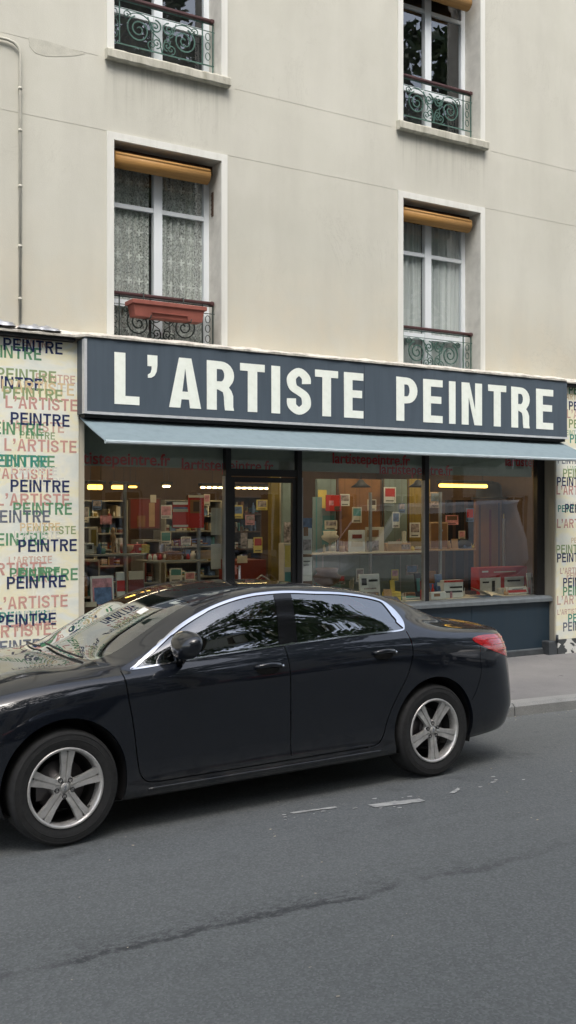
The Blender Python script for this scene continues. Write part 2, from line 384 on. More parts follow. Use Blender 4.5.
while x < 40:                                            # kerb stones with open joints
    x1 = x + 1.06; p = []
    for i in range(5):
        xx = x + .008 + (x1 - x - .012) * i / 4; k = kerb_y(xx); z = KT(xx)
        p.append([(xx, k, -.12), (xx, k + .004, z - .03), (xx, k + .03, z), (xx, k + .17, z + .003), (xx, k + .17, -.12)])
    vs = [v for r in p for v in r]
    fs = [(i * 5 + j, (i + 1) * 5 + j, (i + 1) * 5 + j + 1, i * 5 + j + 1) for i in range(4) for j in range(4)] + [(0, 1, 2, 3, 4), (24, 23, 22, 21, 20)]
    b.add(vs, fs); x = x1
tag(b.build('kerb', M['granite']), kind='structure')
b = MB(); b.box(-90, 90, -14, -2.2, -.3, .10); tag(b.build('opposite_pavement', M['pave']), kind='structure')
b = MB(); b.add([(-900, -900, -.35), (900, -900, -.35), (900, 900, -.35), (-900, 900, -.35)], [(0, 1, 2, 3)])
tag(b.build('ground', M['pave']), kind='structure')
# worn parking-bay dashes
b = MB()
for (x0, y0, x1, y1, w) in ((3.95, 5.47, 4.32, 5.41, .075), (3.42, 5.60, 3.74, 5.565, .028), (4.60, 5.44, 4.72, 5.50, .035)):
    pts = []; n = 9
    for i in range(n): pts.append((x0 + (x1 - x0) * i / (n - 1) + random.uniform(-.01, .01), y0 + (y1 - y0) * i / (n - 1) - w / 2 + random.uniform(-.008, .008)))
    for i in range(n - 1, -1, -1): pts.append((x0 + (x1 - x0) * i / (n - 1) + random.uniform(-.01, .01), y0 + (y1 - y0) * i / (n - 1) + w / 2 + random.uniform(-.008, .008)))
    b.add([(x, y, .004) for x, y in pts], [list(range(2 * n))])
for k in range(22):                                       # flakes left of the old line
    x = random.uniform(3.3, 5.4); y = 5.50 + random.gauss(0, .07); r = random.uniform(.005, .018)
    a0 = random.random() * 6; b.add([(x + r * random.uniform(.5, 1.2) * math.cos(a0 + i * PI / 3) * 1.5, y + r * random.uniform(.4, 1) * math.sin(a0 + i * PI / 3), .004) for i in range(6)], [list(range(6))])
tag(b.build('road_marking', M['road_paint']), kind='structure')
b = MB()                                                   # grit and leaf bits in the gutter
for k in range(240):
    if k < 130: x = random.uniform(5, 9.5); y = kerb_y(x) - abs(random.gauss(0, .10)) - .01
    else: x = random.uniform(1, 8); y = random.uniform(2.9, 7)
    z = road_z(x, y) + .005; r = random.uniform(.003, .011); a0 = random.random() * 6
    b.add([(x + r * math.cos(a0 + i * 1.3), y + r * .7 * math.sin(a0 + i * 1.3), z + random.uniform(0, .004)) for i in range(5)], [list(range(5))])
tag(b.build('street_litter', simple('pale_litter', (.36, .32, .24), .8, var=.5, scale=3)), 'small pale grit and leaf scraps scattered on the asphalt and gutter', 'litter', kind='stuff')

# ================================================================== BUILDING
WY = 9.7
bld = thing('apartment_building', 'beige rendered building with tall casement windows above the painter\'s supply shop', 'building', (6.7, WY, 0))
def W2L(mb, o):                                            # world coordinates -> coordinates of a top-level thing
    mi = (Matrix.Translation(o.location) @ Matrix.Rotation(o.rotation_euler.z, 4, 'Z')).inverted()
    mb.v = [tuple(mi @ Vector(v)) for v in mb.v]; return mb
def wall_mesh(mb, X0, X1, Z0, Z1, holes, fn, mi=0, mrev=1):
    """holes: (x0,x1,z0,z1,depth,closed)"""
    gx = sorted({X0, X1, *[h[0] for h in holes], *[h[1] for h in holes]}); gx = [x for x in gx if X0 <= x <= X1]
    gz = sorted({Z0, Z1, *[h[2] for h in holes], *[h[3] for h in holes]}); gz = [z for z in gz if Z0 <= z <= Z1]
    def inh(x, z):
        for h in holes:
            if h[0] < x < h[1] and h[2] < z < h[3]: return h
    def dep(x, z):
        if not (X0 < x < X1 and Z0 < z < Z1): return 0
        h = inh(x, z); return h[4] if h else 0
    for i in range(len(gx) - 1):
        for j in range(len(gz) - 1):
            a, c, e, g = gx[i], gx[i + 1], gz[j], gz[j + 1]; mx, mz = (a + c) / 2, (e + g) / 2
            h = inh(mx, mz); d = h[4] if h else 0
            if not h or h[5]: mb.add([fn(a, d, e), fn(c, d, e), fn(c, d, g), fn(a, d, g)], [(0, 1, 2, 3)], mi)
            if h:
                m2 = mrev
                if dep(a - .001, mz) < d: d0 = dep(a - .001, mz); mb.add([fn(a, d0, e), fn(a, d, e), fn(a, d, g), fn(a, d0, g)], [(3, 2, 1, 0)], m2)
                if dep(c + .001, mz) < d: d0 = dep(c + .001, mz); mb.add([fn(c, d0, e), fn(c, d, e), fn(c, d, g), fn(c, d0, g)], [(0, 1, 2, 3)], m2)
                if dep(mx, e - .001) < d: d0 = dep(mx, e - .001); mb.add([fn(a, d0, e), fn(c, d0, e), fn(c, d, e), fn(a, d, e)], [(0, 1, 2, 3)], m2)
                if dep(mx, g + .001) < d: d0 = dep(mx, g + .001); mb.add([fn(a, d0, g), fn(c, d0, g), fn(c, d, g), fn(a, d, g)], [(3, 2, 1, 0)], m2)
cols = [3.835 + 3.62 * k for k in range(-3, 5)]; rows = [3.53, 6.55, 9.47]
holes = [(x, x + 1.205, z, z + 2.12, .30, False) for x in cols for z in rows]
holes += [(3.53, 9.952, -.1, 2.98, .34, False)]
def solid_between(z):
    out = []; xx = -10.
    for x in cols + [99]:
        out.append((xx, min(x - .075, 22.), z - .003, z + .003, .0022, True)); xx = x + 1.28
    return out
holes += solid_between(5.725)
holes += [(xa + (.09 if xa > -10 else 0), xb - .09, z0, z1, d, c) for xa, xb, z0, z1, d, c in solid_between(6.452)]
b = MB(); wall_mesh(b, -10., 22., -.1, 12.4, holes, lambda x, d, z: (x, WY + d, z))
b.box(-10, 22, WY + .9, WY + 9, 3.05, 12.4)               # the mass behind, floors
W2L(b, bld).build('wall', [M['plaster'], M['soffit']], bld)
b = MB(); b.box(-10, 22, WY - .25, WY + 9, 12.4, 12.6); b.box(-10, 22, WY - .1, WY + 9, 12.2, 12.4 - .002); W2L(b, bld).build('cornice', M['trim'], bld)

def spiral(cx, cz, r, turns, a0, hand=1, n=34):
    return [(cx + hand * r * (1 - t / n * .88) * math.cos(a0 + turns * 2 * PI * t / n), 0, cz + r * (1 - t / n * .88) * math.sin(a0 + turns * 2 * PI * t / n)) for t in range(n + 1)]
def arc(cx, cz, rx, rz, a, c, n=12): return [(cx + rx * math.cos(a + (c - a) * i / n), 0, cz + rz * math.sin(a + (c - a) * i / n)) for i in range(n + 1)]
def railing(parent, iron, planter_gap=False, w=1.205):
    """ironwork guard standing in the reveal, origin at the opening's lower left corner"""
    Y = .15; b = MB(); q = lambda pts: [(x, Y, z) for x, _, z in pts]
    for z in (.155, .60): b.tube([(0, Y, z), (w - .01, Y, z)], .008, 4)
    b.tube([(0, Y, .52), (w, Y, .52)], .005, 4)
    for x in (.018, .12, w - .145, w - .02): b.tube([(x, Y, .06 if x in (.018, w - .02) else .155), (x, Y, .62)], .008, 4)
    for s, cx in ((1, .33), (-1, w - .36)):
        b.tube(q(spiral(cx, .345, .135, 2.1, PI * .6, s)), .0085, 4); b.tube(q(arc(cx, .345, .17, .165, -.4 if s > 0 else PI + .4, 2.4 if s > 0 else PI - 2.4)), .006, 4)
        b.tube(q(spiral(cx + s * .15, .22, .055, 1.4, PI * 1.5, -s, 20)), .006, 4); b.tube(q(spiral(cx - s * .13, .47, .045, 1.3, 0, s, 18)), .006, 4)
    m = w / 2 - .01
    for s in (1, -1):
        b.tube(q(spiral(m + s * .075, .42, .07, 1.7, PI * .5, s, 24)), .008, 4); b.tube(q(spiral(m + s * .06, .25, .055, 1.5, -PI * .5, -s, 22)), .007, 4)
        b.tube(q([(m, 0, .16), (m + s * .03, 0, .3), (m + s * .12, 0, .36), (m + s * .16, 0, .5)]), .006, 4)
    for x in (.07, w - .08):
        for z in (.25, .36, .46): b.tube(q(arc(x, z, .028, .04, 0, 2 * PI, 10)), .005, 4)
    g = b.build('railing', iron, parent)
    b = MB(); b.box(-.0, w - .035, Y - .03, Y + .025, .612, .645, bev=.008); b.box(w - .06, w - .02, Y - .036, Y + .03, .60, .65, bev=.01); b.build('handrail', M['rail'], parent)
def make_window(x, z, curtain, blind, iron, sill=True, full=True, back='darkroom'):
    w, h = 1.205, 2.12; D = .28
    b = MB(); f = .062
    b.box(0, f, D, D + .05, .05, h - .02); b.box(w - f, w, D, D + .05, .05, h - .02)
    b.box(f, w - f, D + .002, D + .048, .05, .13); b.box(f, w - f, D + .002, D + .048, h - .09, h - .02)
    m = w / 2; b.box(m - .048, m + .048, D - .012, D + .055, .13, h - .09, bev=.006)
    for xa, xb in ((f, m - .048), (m + .048, w - f)):
        b.box(xa, xb, D + .006, D + .046, 1.545, 1.59); b.box(xa, xb, D + .006, D + .046, .53, .60)
    b.box(0, w, D - .06, D + .08, 0, .048)
    win = b.build('window', M['wframe'], bld); win.location = (x - bld.location.x, 0, z)
    b = MB()
    for xa, xb in ((f, m - .048), (m + .048, w - f)):
        for za, zb in ((.13, .53), (.60, 1.545), (1.59, h - .09)): b.add([(xa, D + .026, za), (xb, D + .026, za), (xb, D + .026, zb), (xa, D + .026, zb)], [(0, 1, 2, 3)])
    b.build('pane', M['winglass'], win)
    if full:
        b = MB(); t = -.014
        for xa, xb, za, zb in ((-.076, -.001, 0, h + .075), (w + .001, w + .072, 0, h + .075), (-.001, w + .001, h, h + .075)): b.box(xa, xb, t, .02, za, zb)
        b.build('surround', M['trim'], win)
        if sill:
            b = MB(); n = 24; pr = []
            for i in range(n + 1):
                xx = -.095 + (w + .175) * i / n; e = [random.uniform(-.003, .003) for _ in range(4)]
                pr.append([(xx, .26, .012), (xx, -.005, -.01 + e[0]), (xx, -.075 + e[1], -.022 + e[0]), (xx, -.082 + e[1], -.035), (xx, -.078 + e[2], -.105 + e[3]), (xx, -.06, -.122 + e[3]), (xx, .0, -.115)])
            vs = [v for r in pr for v in r]; k = 7
            b.add(vs, [(i * k + j, (i + 1) * k + j, (i + 1) * k + j + 1, i * k + j + 1) for i in range(n) for j in range(k - 1)] + [tuple(range(k))[::-1], tuple(n * k + j for j in range(k))])
            b.build('sill', M['sill'], win)
    if curtain == 'lace':
        b = MB(); n = 80
        for xa, xb in ((.03, .525), (.58, w - .03)):
            vs = []
            for i in range(n + 1):
                xx = xa + (xb - xa) * i / n; d = D + .06 + .012 * math.sin(i * .62) + .006 * math.sin(i * .23 + 1)
                vs += [(xx, d, .06), (xx, d, h - .05)]
            b.add(vs, [(2 * i, 2 * i + 2, 2 * i + 3, 2 * i + 1) for i in range(n)], 0, True)
        b.build('curtain', M['lace'], win)
    elif curtain == 'sheer':
        b = MB(); n = 110
        for xa, xb in ((.03, .565), (.60, w - .03)):
            vs = []
            for i in range(n + 1):
                u = i / n; d = D + .07 + .020 * math.sin(u * 44 + 1.7 * math.sin(u * 7))
                vs += [(xa + (xb - xa) * u + .02 * (0.5 - u), d, .06), (xa + (xb - xa) * u, D + .07 + .011 * math.sin(u * 44 + 1.7 * math.sin(u * 7)), h - .16)]
            b.add(vs, [(2 * i, 2 * i + 2, 2 * i + 3, 2 * i + 1) for i in range(n)], 0, True)
        b.build('curtain', M['sheer'], win)
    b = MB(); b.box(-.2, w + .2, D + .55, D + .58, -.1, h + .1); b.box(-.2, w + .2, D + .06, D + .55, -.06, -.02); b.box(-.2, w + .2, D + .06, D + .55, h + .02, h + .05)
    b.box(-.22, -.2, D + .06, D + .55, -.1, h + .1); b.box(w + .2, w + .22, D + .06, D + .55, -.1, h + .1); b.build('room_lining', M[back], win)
    if blind is not None:
        r = .085; cz = h + blind + .012; poly = [(.105 + r * .95 * math.cos(a), cz + r * math.sin(a)) for a in [2 * PI * i / 18 for i in range(18)]]
        b = MB(); b.prism(poly, lambda a, c, d: (d, a, c), .03, w - .105, 0, True)
        b.prism([(.10 + .6 * (p[0] - .105) - .03, p[1] * .3 + (cz + .085) * .7 - .02) for p in poly], lambda a, c, d: (d, a, c), .035, w - .11, 0, True)
        if blind < -.3: b.box(.04, w - .09, .10, .108, cz + .05, h)
        b.build('rolled_blind', M['blind'], win)
        b = MB(); b.box(.0, w, .20, .27, h - .10, h - .003); b.build('blind_box', M['dwood'], win)
    if iron: railing(win, iron)
    return win
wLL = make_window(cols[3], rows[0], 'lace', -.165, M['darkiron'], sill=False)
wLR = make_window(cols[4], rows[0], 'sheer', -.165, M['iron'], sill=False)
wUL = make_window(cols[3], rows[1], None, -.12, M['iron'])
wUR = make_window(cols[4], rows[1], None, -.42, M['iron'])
b = MB(); b.box(1.199, 1.204, .17, .215, 1.58, 1.84)
for k in range(5): b.box(1.194, 1.199, .17, .215, 1.60 + k * .05, 1.615 + k * .05)
b.build('vent_slot', M['dwood'], wLL)
done = {(3, 0), (4, 0), (3, 1), (4, 1)}
src = {0: wLR, 1: wUL, 2: wUL}
for i, x in enumerate(cols):
    for j, z in enumerate(rows):
        if (i, j) in done: continue
        c = copy_tree(src[j], bld); c.location = (x - bld.location.x, 0, z)
# crumbling ledge over shop and mural panels
b = MB(); n = 190; pr = []
for i in range(n + 1):
    x = -2 + 16 * i / n + random.uniform(-.02, .02); e = [random.uniform(-.007, .007) for _ in range(4)]
    f = WY - (.205 if 3.42 < x < 10.0 else .10)
    pr.append([(x, WY + .01, 3.705 + e[0]), (x, f + .03 + e[1], 3.655 + e[0]), (x, f - .012 + e[2], 3.64 + e[3]), (x, f - .01 + e[2], 3.622), (x, WY + .01, 3.619)])
vs = [v for r in pr for v in r]
b.add(vs, [(i * 5 + j, (i + 1) * 5 + j, (i + 1) * 5 + j + 1, i * 5 + j + 1) for i in range(n) for j in range(4)])
W2L(b, bld).build('ledge', M['ledge'], bld)
b = MB(); b.box(-2, 3.41, WY - .085, WY, 3.585, 3.617); b.box(10.01, 14, WY - .085, WY, 3.585, 3.617); W2L(b, bld).build('ledge_gap_shade', M['black'], bld)  # black strips paint the dark gap beneath the ledge
# repaired render patch beside the pipe
b = MB(); pts = [(2.97, 6.47), (3.18, 6.475), (3.35, 6.46), (3.53, 6.44), (3.44, 6.40), (3.30, 6.36), (3.15, 6.325), (3.04, 6.33), (2.98, 6.38)]
b.prism(pts, lambda a, c, d: (a, d, c), WY - .0025, WY + .004); W2L(b, bld).build('render_patch', simple('rough_patch', (.485, .475, .405), .95, bump=.6), bld)
for xa, xb in ((9.957, 14), (-2, 3.50)): b = MB(); b.box(xa, xb, WY - .04, WY + .02, -.05, .27); W2L(b, bld).build('plinth', M['tags'], bld)
b = MB(); b.box(9.80, 9.945, WY - .035, WY + .2, -.05, .26, bev=.01); b.tube([(9.93, WY - .05, .26), (9.93, WY - .05, .34)], .02, 8); W2L(b, bld).build('corner_stone', M['stonefoot'], bld)

# ------------------------------------------------------------------ pipe, crumpled sheet
b = MB(); P = [(x, WY - .03, 6.385) for x in (1.2, 2.0, 2.66, 2.76)] + [(2.82, WY - .03, 6.372), (2.865, WY - .03, 6.335), (2.882, WY - .03, 6.28), (2.882, WY - .03, 3.72)]
b.tube(P, .014, 10)
pp = thing('wall_pipe', 'thin painted pipe bending left and running down the beige wall', 'pipe', (2.88, WY, 3.7)); W2L(b, pp).build('pipe', M['pipe'], pp)
for z in (5.95, 5.55, 5.02, 4.45, 3.95):
    b = MB(); b.tube([(2.882, WY - .03, z - .012), (2.882, WY - .03, z + .012)], .020, 10); b.box(2.87, 2.895, WY - .02, WY + .001, z - .01, z + .01); W2L(b, pp).build('clip', M['pipe'], pp)
def lump(x0, x1, yc, z0, hh, nx=26, ny=8):
    b = MB(); vs = []
    for i in range(nx + 1):
        for j in range(ny + 1):
            u, v = i / nx, j / ny; e = math.sin(PI * u) ** .35 * math.sin(PI * v) ** .6
            vs.append((x0 + (x1 - x0) * u, yc + (v - .5) * .11, z0 + e * hh * (.8 + .35 * math.sin(u * 23 + v * 3) * math.sin(v * 7 + 1)) + random.uniform(-.002, .002)))
    return b.add(vs, [(i * (ny + 1) + j, (i + 1) * (ny + 1) + j, (i + 1) * (ny + 1) + j + 1, i * (ny + 1) + j + 1) for i in range(nx) for j in range(ny)], 0, True)
tag(lump(2.84, 3.27, WY - .05, 3.665, .055).build('crumpled_sheet', M['lead']), 'crumpled silvery sheet lying on the ledge at the foot of the wall pipe', 'sheet')
tag(lump(2.3, 2.83, WY - .05, 3.675, .075).build('crumpled_sheet', M['lead']), 'crumpled silvery sheet on the ledge left of the wall pipe', 'sheet')

# ------------------------------------------------------------------ planter on the lace window railing
pl = thing('planter_box', 'terracotta red plastic planter hooked on the railing of the lace-curtained window', 'planter', (4.42, 9.76, 3.89))
x0, x1 = 4.0, 4.83; y0, y1 = 9.62, 9.80; z0, z1 = 3.905, 4.055
b = MB()
def frust(b, a, c, e, g, h0, h1, k, mi=0):
    b.add([(a + k, e + k, h0), (c - k, e + k, h0), (c - k, g - k, h0), (a + k, g - k, h0), (a, e, h1), (c, e, h1), (c, g, h1), (a, g, h1)], [(3, 2, 1, 0), (0, 1, 5, 4), (1, 2, 6, 5), (2, 3, 7, 6), (3, 0, 4, 7)], mi)
frust(b, x0 + .02, x1 - .02, y0, y1, z0, z1, .02)
b.box(x0 + .21, x1 - .21, y0 - .002, y0 + .02, z0 + .045, z0 + .052); b.box(x0 + .21, x0 + .217, y0 + .0, y0 + .02, z0 + .02, z0 + .045); b.box(x1 - .217, x1 - .21, y0 + .0, y0 + .02, z0 + .02, z0 + .045)
W2L(b, pl).build('trough', M['terracotta'], pl)
b = MB(); b.box(x0, x1, y0 - .012, y0 + .012, z1 - .03, z1 + .012, bev=.004); b.box(x0, x1, y1 - .012, y1 + .012, z1 - .03, z1 + .012, bev=.004); b.box(x0, x0 + .02, y0 + .012, y1 - .012, z1 - .03, z1 + .01); b.box(x1 - .02, x1, y0 + .012, y1 - .012, z1 - .03, z1 + .01)
W2L(b, pl).build('rim', M['terracotta'], pl)
b = MB(); b.box(x0 + .03, x1 - .03, y0 + .02, y1 - .02, z1 - .05, z1 - .03); W2L(b, pl).build('soil', simple('dry_soil', (.06, .04, .025), .95, bump=.5), pl)
for xx in (4.2, 4.65):
    b = MB(); b.tube([(xx, 9.80, 4.07), (xx, 9.80, 4.175), (xx, 9.86, 4.18), (xx, 9.88, 4.15)], .006, 5); b.tube([(xx, 9.81, 4.07), (xx, 9.81, 3.90), (xx, 9.62, 3.89), (xx, 9.605, 3.92)], .006, 5); W2L(b, pl).build('bracket', M['darkiron'], pl)

# ------------------------------------------------------------------ capitals drawn as outlines
GW = {'L': .58, "'": .20, 'A': .74, 'R': .70, 'T': .66, 'I': None, 'S': .66, 'P': .66, 'E': .62, 'N': .70, ' ': .25}
def glyph(ch, w, t, tb, bold):
    """closed outlines of a capital in a box w x 1 (stem t, bar tb)"""
    def el(cx, cy, rx, ry, a, c, n=9): return [(cx + rx * math.cos(a + (c - a) * i / n), cy + ry * math.sin(a + (c - a) * i / n)) for i in range(n + 1)]
    if ch == 'I': return [[(0, 0), (w, 0), (w, 1), (0, 1)]]
    if ch == 'L': return [[(0, 0), (w, 0), (w, tb), (t, tb), (t, 1), (0, 1)]]
    if ch == 'T': m = w / 2; return [[(m - t / 2, 0), (m + t / 2, 0), (m + t / 2, 1 - tb), (w, 1 - tb), (w, 1), (0, 1), (0, 1 - tb), (m - t / 2, 1 - tb)]]
    if ch == 'E':
        c = .53; k = w * .93
        return [[(0, 0), (w, 0), (w, tb), (t, tb), (t, c - tb / 2), (k, c - tb / 2), (k, c + tb / 2), (t, c + tb / 2), (t, 1 - tb), (w, 1 - tb), (w, 1), (0, 1)]]
    if ch == 'N': u = t * (1.05 if bold else 1.1); return [[(0, 0), (t * .94, 0), (t * .94, .66 if bold else 1 - t * 1.5), (w - u, 0), (w, 0), (w, 1), (w - t * .94, 1), (w - t * .94, .34 if bold else t * 1.5), (u, 1), (0, 1)]]
    if ch == 'A':
        m = w / 2; ta = t * .60 if bold else t * .56; h0 = .17 if bold else .24; h1 = h0 + tb * .95
        X = lambda y, s: (m + s * (ta + (m - ta) * (1 - y)))         # outer edge
        Xi = lambda y: max(0, (m - t * 1.10) * (1 - y * (1.25 if bold else 1.09)))
        ap = .80 if bold else 1 / 1.09 * .97
        return [[(0, 0), (m - Xi(0), 0), (m - Xi(h0), h0), (m + Xi(h0), h0), (m + Xi(0), 0), (w, 0), (m + ta, 1), (m - ta, 1)],
                [(m - Xi(h1), h1), (m, ap), (m + Xi(h1), h1)]]
    if ch in 'PR':
        yb = .40 if ch == 'P' else (.42 if bold else .44); rx = min(w * .52, .30 if bold else .28); ry = (1 - yb) / 2; cy = (1 + yb) / 2
        bowl = el(w - rx, cy, rx, ry * .98, -PI / 2, PI / 2, 12)
        irx, iry = max(rx - t, .035), ry - tb
        hole = [(t, yb + tb)] + el(w - rx, cy, irx, iry, -PI / 2, PI / 2, 8) + [(t, 1 - tb)]
        if ch == 'P': return [[(0, 0), (t, 0), (t, yb)] + bowl + [(0, 1)], hole]
        if bold:
            leg = [(w * .40, yb), (w - t * 1.15, yb - .05), (w - t * 1.05, yb - .14), (w - t, .10), (w - t * .93, 0), (w, 0), (w - .02, .08), (w - .02, yb - .12), (w - .06, yb - .02), (w - .12, yb + .05)]
            return [[(0, 0), (t, 0), (t, yb)] + leg + [p for p in bowl if p[1] > yb + .07] + [(0, 1)], hole]
        leg = [(w * .42, yb), (w - t * 1.25, 0), (w, 0), (w - .16, yb - .08), (w - .22, yb + .015)]
        return [[(0, 0), (t, 0), (t, yb)] + leg + [p for p in bowl if p[1] > yb + .02] + [(0, 1)], hole]
    if ch == 'S':
        K = [(1, .70), (.95, .87), (.5, 1.0), (.06, .87), (.0, .73), (.13, .59), (.5, .50), (.87, .40), (1.0, .26), (.94, .11), (.5, 0), (.05, .12), (.0, .31)]
        P = [(t / 2 + x * (w - t), tb / 2 + y * (1 - tb)) for x, y in K]; C = []
        for i in range(len(P) - 1):
            p0, p1, p2, p3 = P[max(i - 1, 0)], P[i], P[i + 1], P[min(i + 2, len(P) - 1)]
            for k in range(6):
                u = k / 6; C.append(tuple(.5 * (2 * p1[q] + (p2[q] - p0[q]) * u + (2 * p0[q] - 5 * p1[q] + 4 * p2[q] - p3[q]) * u * u + (3 * p1[q] - p0[q] - 3 * p2[q] + p3[q]) * u ** 3) for q in (0, 1)))
        C.append(P[-1]); A, B = [], []
        for i, c in enumerate(C):
            d = Vector(C[min(i + 1, len(C) - 1)]) - Vector(C[max(i - 1, 0)])
            if i < 3 or i > len(C) - 4: d = Vector((-.1, 1)) if i < 3 else Vector((-.05, 1))
            d.normalize(); nx_, ny_ = -d.y, d.x; A.append((c[0] + nx_ * t / 2, c[1] + ny_ * tb / 2)); B.append((c[0] - nx_ * t / 2, c[1] - ny_ * tb / 2))
        return [A + B[::-1]]
    if ch == "'": return [[(0, 1), (w, 1), (w, .80), (w * .92, .68), (w * .72, .60), (w * .40, .555), (w * .05, .55), (w * .05, .615), (w * .32, .65), (w * .42, .73), (w * .42, .78), (0, .78)]]
def outline_mesh(loops, name, ext):
    cu = bpy.data.curves.new(name, 'CURVE'); cu.dimensions = '2D'; cu.fill_mode = 'BOTH'; cu.extrude = ext
    for lp in loops:
        sp = cu.splines.new('POLY'); sp.points.add(len(lp) - 1); sp.use_cyclic_u = True
        for i, (x, y) in enumerate(lp): sp.points[i].co = (x, y, 0, 1)
    o = bpy.data.objects.new(name, cu); COL.objects.link(o); bpy.context.view_layer.update()
    me = bpy.data.meshes.new_from_object(o.evaluated_get(bpy.context.evaluated_depsgraph_get())); bpy.data.objects.remove(o); me.name = name; me.materials.clear()
    return me
def caps_loops(text, h, t=.178, tb=.16, gap=.125):
    loops = []; x = 0
    for ch in text:
        w = (GW[ch] if GW[ch] else t)
        if ch != ' ': loops += [[((x + a) * h, c * h) for a, c in lp] for lp in glyph(ch, w, t, tb, False)]
        x += w + gap
    return loops, (x - gap) * h
FACE = Matrix.Rotation(PI / 2, 4, 'X')

# ------------------------------------------------------------------ shop sign
sg = thing('shop_sign', 'long slate blue fascia sign with big white capitals L\'ARTISTE PEINTRE', 'sign', (6.7, WY, 2.88))
b = MB(); b.box(3.46, 6.755, 9.502, 9.56, 2.905, 3.612); b.box(6.760, 9.96, 9.502, 9.56, 2.905, 3.612); b.box(3.5, 9.93, 9.562, WY - .002, 2.92, 3.60); W2L(b, sg).build('face_panel', M['sign'], sg)
b = MB(); b.box(3.452, 3.499, 9.56, WY - .003, 2.88, 3.60); b.box(9.931, 9.965, 9.56, WY - .003, 2.88, 3.60); W2L(b, sg).build('end_panel', M['signside'], sg)
b = MB(); b.box(3.455, 3.482, 9.494, 9.5595, 2.88, 3.60); b.box(3.482, 9.966, 9.494, 9.56, 2.878, 2.903); W2L(b, sg).build('edge_trim', M['whitetrim'], sg)
b = MB(); b.box(3.47, 9.955, 9.53, WY - .002, 2.845, 2.877); W2L(b, sg).build('sign_gap_shade', M['black'], sg)  # black box paints the dark gap between sign and awning
ext = [3.764, 4.027, 4.113, 4.22, 4.348, 4.707, 4.773, 5.09, 5.162, 5.46, 5.542, 5.65, 5.736, 6.041, 6.096, 6.399, 6.48, 6.773 - .03, 7.208, 7.515, 7.601, 7.893, 7.991, 8.091, 8.188, 8.509, 8.609, 8.904, 8.989, 9.3, 9.412, 9.709]
for k, ch in enumerate("L'ARTISTEPEINTRE"):
    xa, xb = ext[2 * k], ext[2 * k + 1]; H = .508
    me = outline_mesh([[(a * H, c * H) for a, c in lp] for lp in glyph(ch, (xb - xa) / H, .225, .165 if ch != 'T' else .155, True)], 'letter', .002)
    o = link('letter', me, M['letter'], sg); o.matrix_local = Matrix.Translation((xa - 6.7, 9.4992 - WY, 2.988 - 2.88)) @ FACE

# ------------------------------------------------------------------ awning
aw = thing('awning', 'blue-grey cloth awning half rolled out under the shop sign', 'awning', (6.7, WY, 2.87))
b = MB(); n = 70; vs = []; A0, A1 = 3.465, 9.972
for i in range(n + 1):
    x = A0 + (A1 - A0) * i / n
    for j in range(9):
        u = j / 8; sag = -.012 * math.sin(PI * u) + .004 * math.sin(x * 5.1 + u * 3) * math.sin(PI * u)
        vs.append((x, 9.675 - .72 * u, 2.868 - .29 * u + sag))
b.add(vs, [(i * 9 + j, i * 9 + j + 1, (i + 1) * 9 + j + 1, (i + 1) * 9 + j) for i in range(n) for j in range(8)], 0, True)
vb = [(x, y + .001, z - .006) for x, y, z in vs]; b.add(vb, [(i * 9 + j, (i + 1) * 9 + j, (i + 1) * 9 + j + 1, i * 9 + j + 1) for i in range(n) for j in range(8)], 0, True)
W2L(b, aw).build('cloth', M['awning'], aw)
b = MB(); b.prism([(8.935, 2.566), (8.955, 2.556), (8.978, 2.562), (8.98, 2.586), (8.95, 2.592), (8.935, 2.583)], lambda a, c, d: (d, a, c), A0 - .004, A1 + .004); W2L(b, aw).build('front_bar', M['awnhem'], aw)
for xx in (4.1, 6.7, 9.3):
    b = MB(); b.tube([(xx, 9.66, 2.76), (xx + .35, 9.35, 2.66), (xx, 8.99, 2.575)], .014, 6); W2L(b, aw).build('folding_arm', M['shopframe'], aw)

# ------------------------------------------------------------------ shop front
GY = 9.9
sf = thing('shopfront', 'glazed dark-framed shop window and door with dark blue base under the awning', 'shopfront', (6.7, GY, .1))
def P(mb, name, mat, parent=None, root=None): return W2L(mb, root or sf).build(name, M[mat] if isinstance(mat, str) else mat, parent or sf)
for xa, xb, z0 in ((5.19, 5.255, .13), (6.10, 6.16, .13), (7.93, 7.99, .84), (9.80, 9.93, .84), (3.531, 3.56, .84)):
    b = MB(); b.box(xa, xb, GY - .03, GY + .04, z0, 2.97); P(b, 'mullion', 'shopframe')
b = MB(); b.box(5.257, 6.098, GY - .022, GY + .035, 2.325, 2.405); P(b, 'transom', 'shopframe')
for xa, z0 in ((5.176, .84), (6.162, .84), (7.916, .84)):
    b = MB(); b.box(xa, xa + .012, GY - .028, GY + .03, z0, 2.32); P(b, 'glazing_bead', 'alu')
b = MB(); b.prism([(9.735, .775), (9.735, .815), (9.76, .842), (GY + .05, .852), (GY + .05, .775)], lambda a, c, d: (d, a, c), 3.532, 5.188); b.prism([(9.735, .775), (9.735, .815), (9.76, .842), (GY + .05, .852), (GY + .05, .775)], lambda a, c, d: (d, a, c), 6.102, 9.938); P(b, 'sill', 'shopsill')
b = MB(); b.box(3.535, 5.188, 9.79, 9.84, .17, .774); b.box(6.104, 9.936, 9.79, 9.84, .17, .774)
for xx in (7.3, 8.6): b.box(xx, xx + .008, 9.786, 9.789, .18, .77)
P(b, 'base_panel', 'shopblue')
b = MB(); b.box(3.535, 5.188, 9.775, 9.85, .155, .169); b.box(6.104, 9.936, 9.775, 9.85, .155, .169); P(b, 'foot_strip', 'shopsill')
b = MB(); b.box(3.535, 9.8, 9.76, 9.86, -.02, .153); P(b, 'foot_stone', 'stonefoot')
b = MB(); b.box(9.938, 9.951, WY + .003, GY + .04, .26, 2.98); P(b, 'jamb', 'jamb')
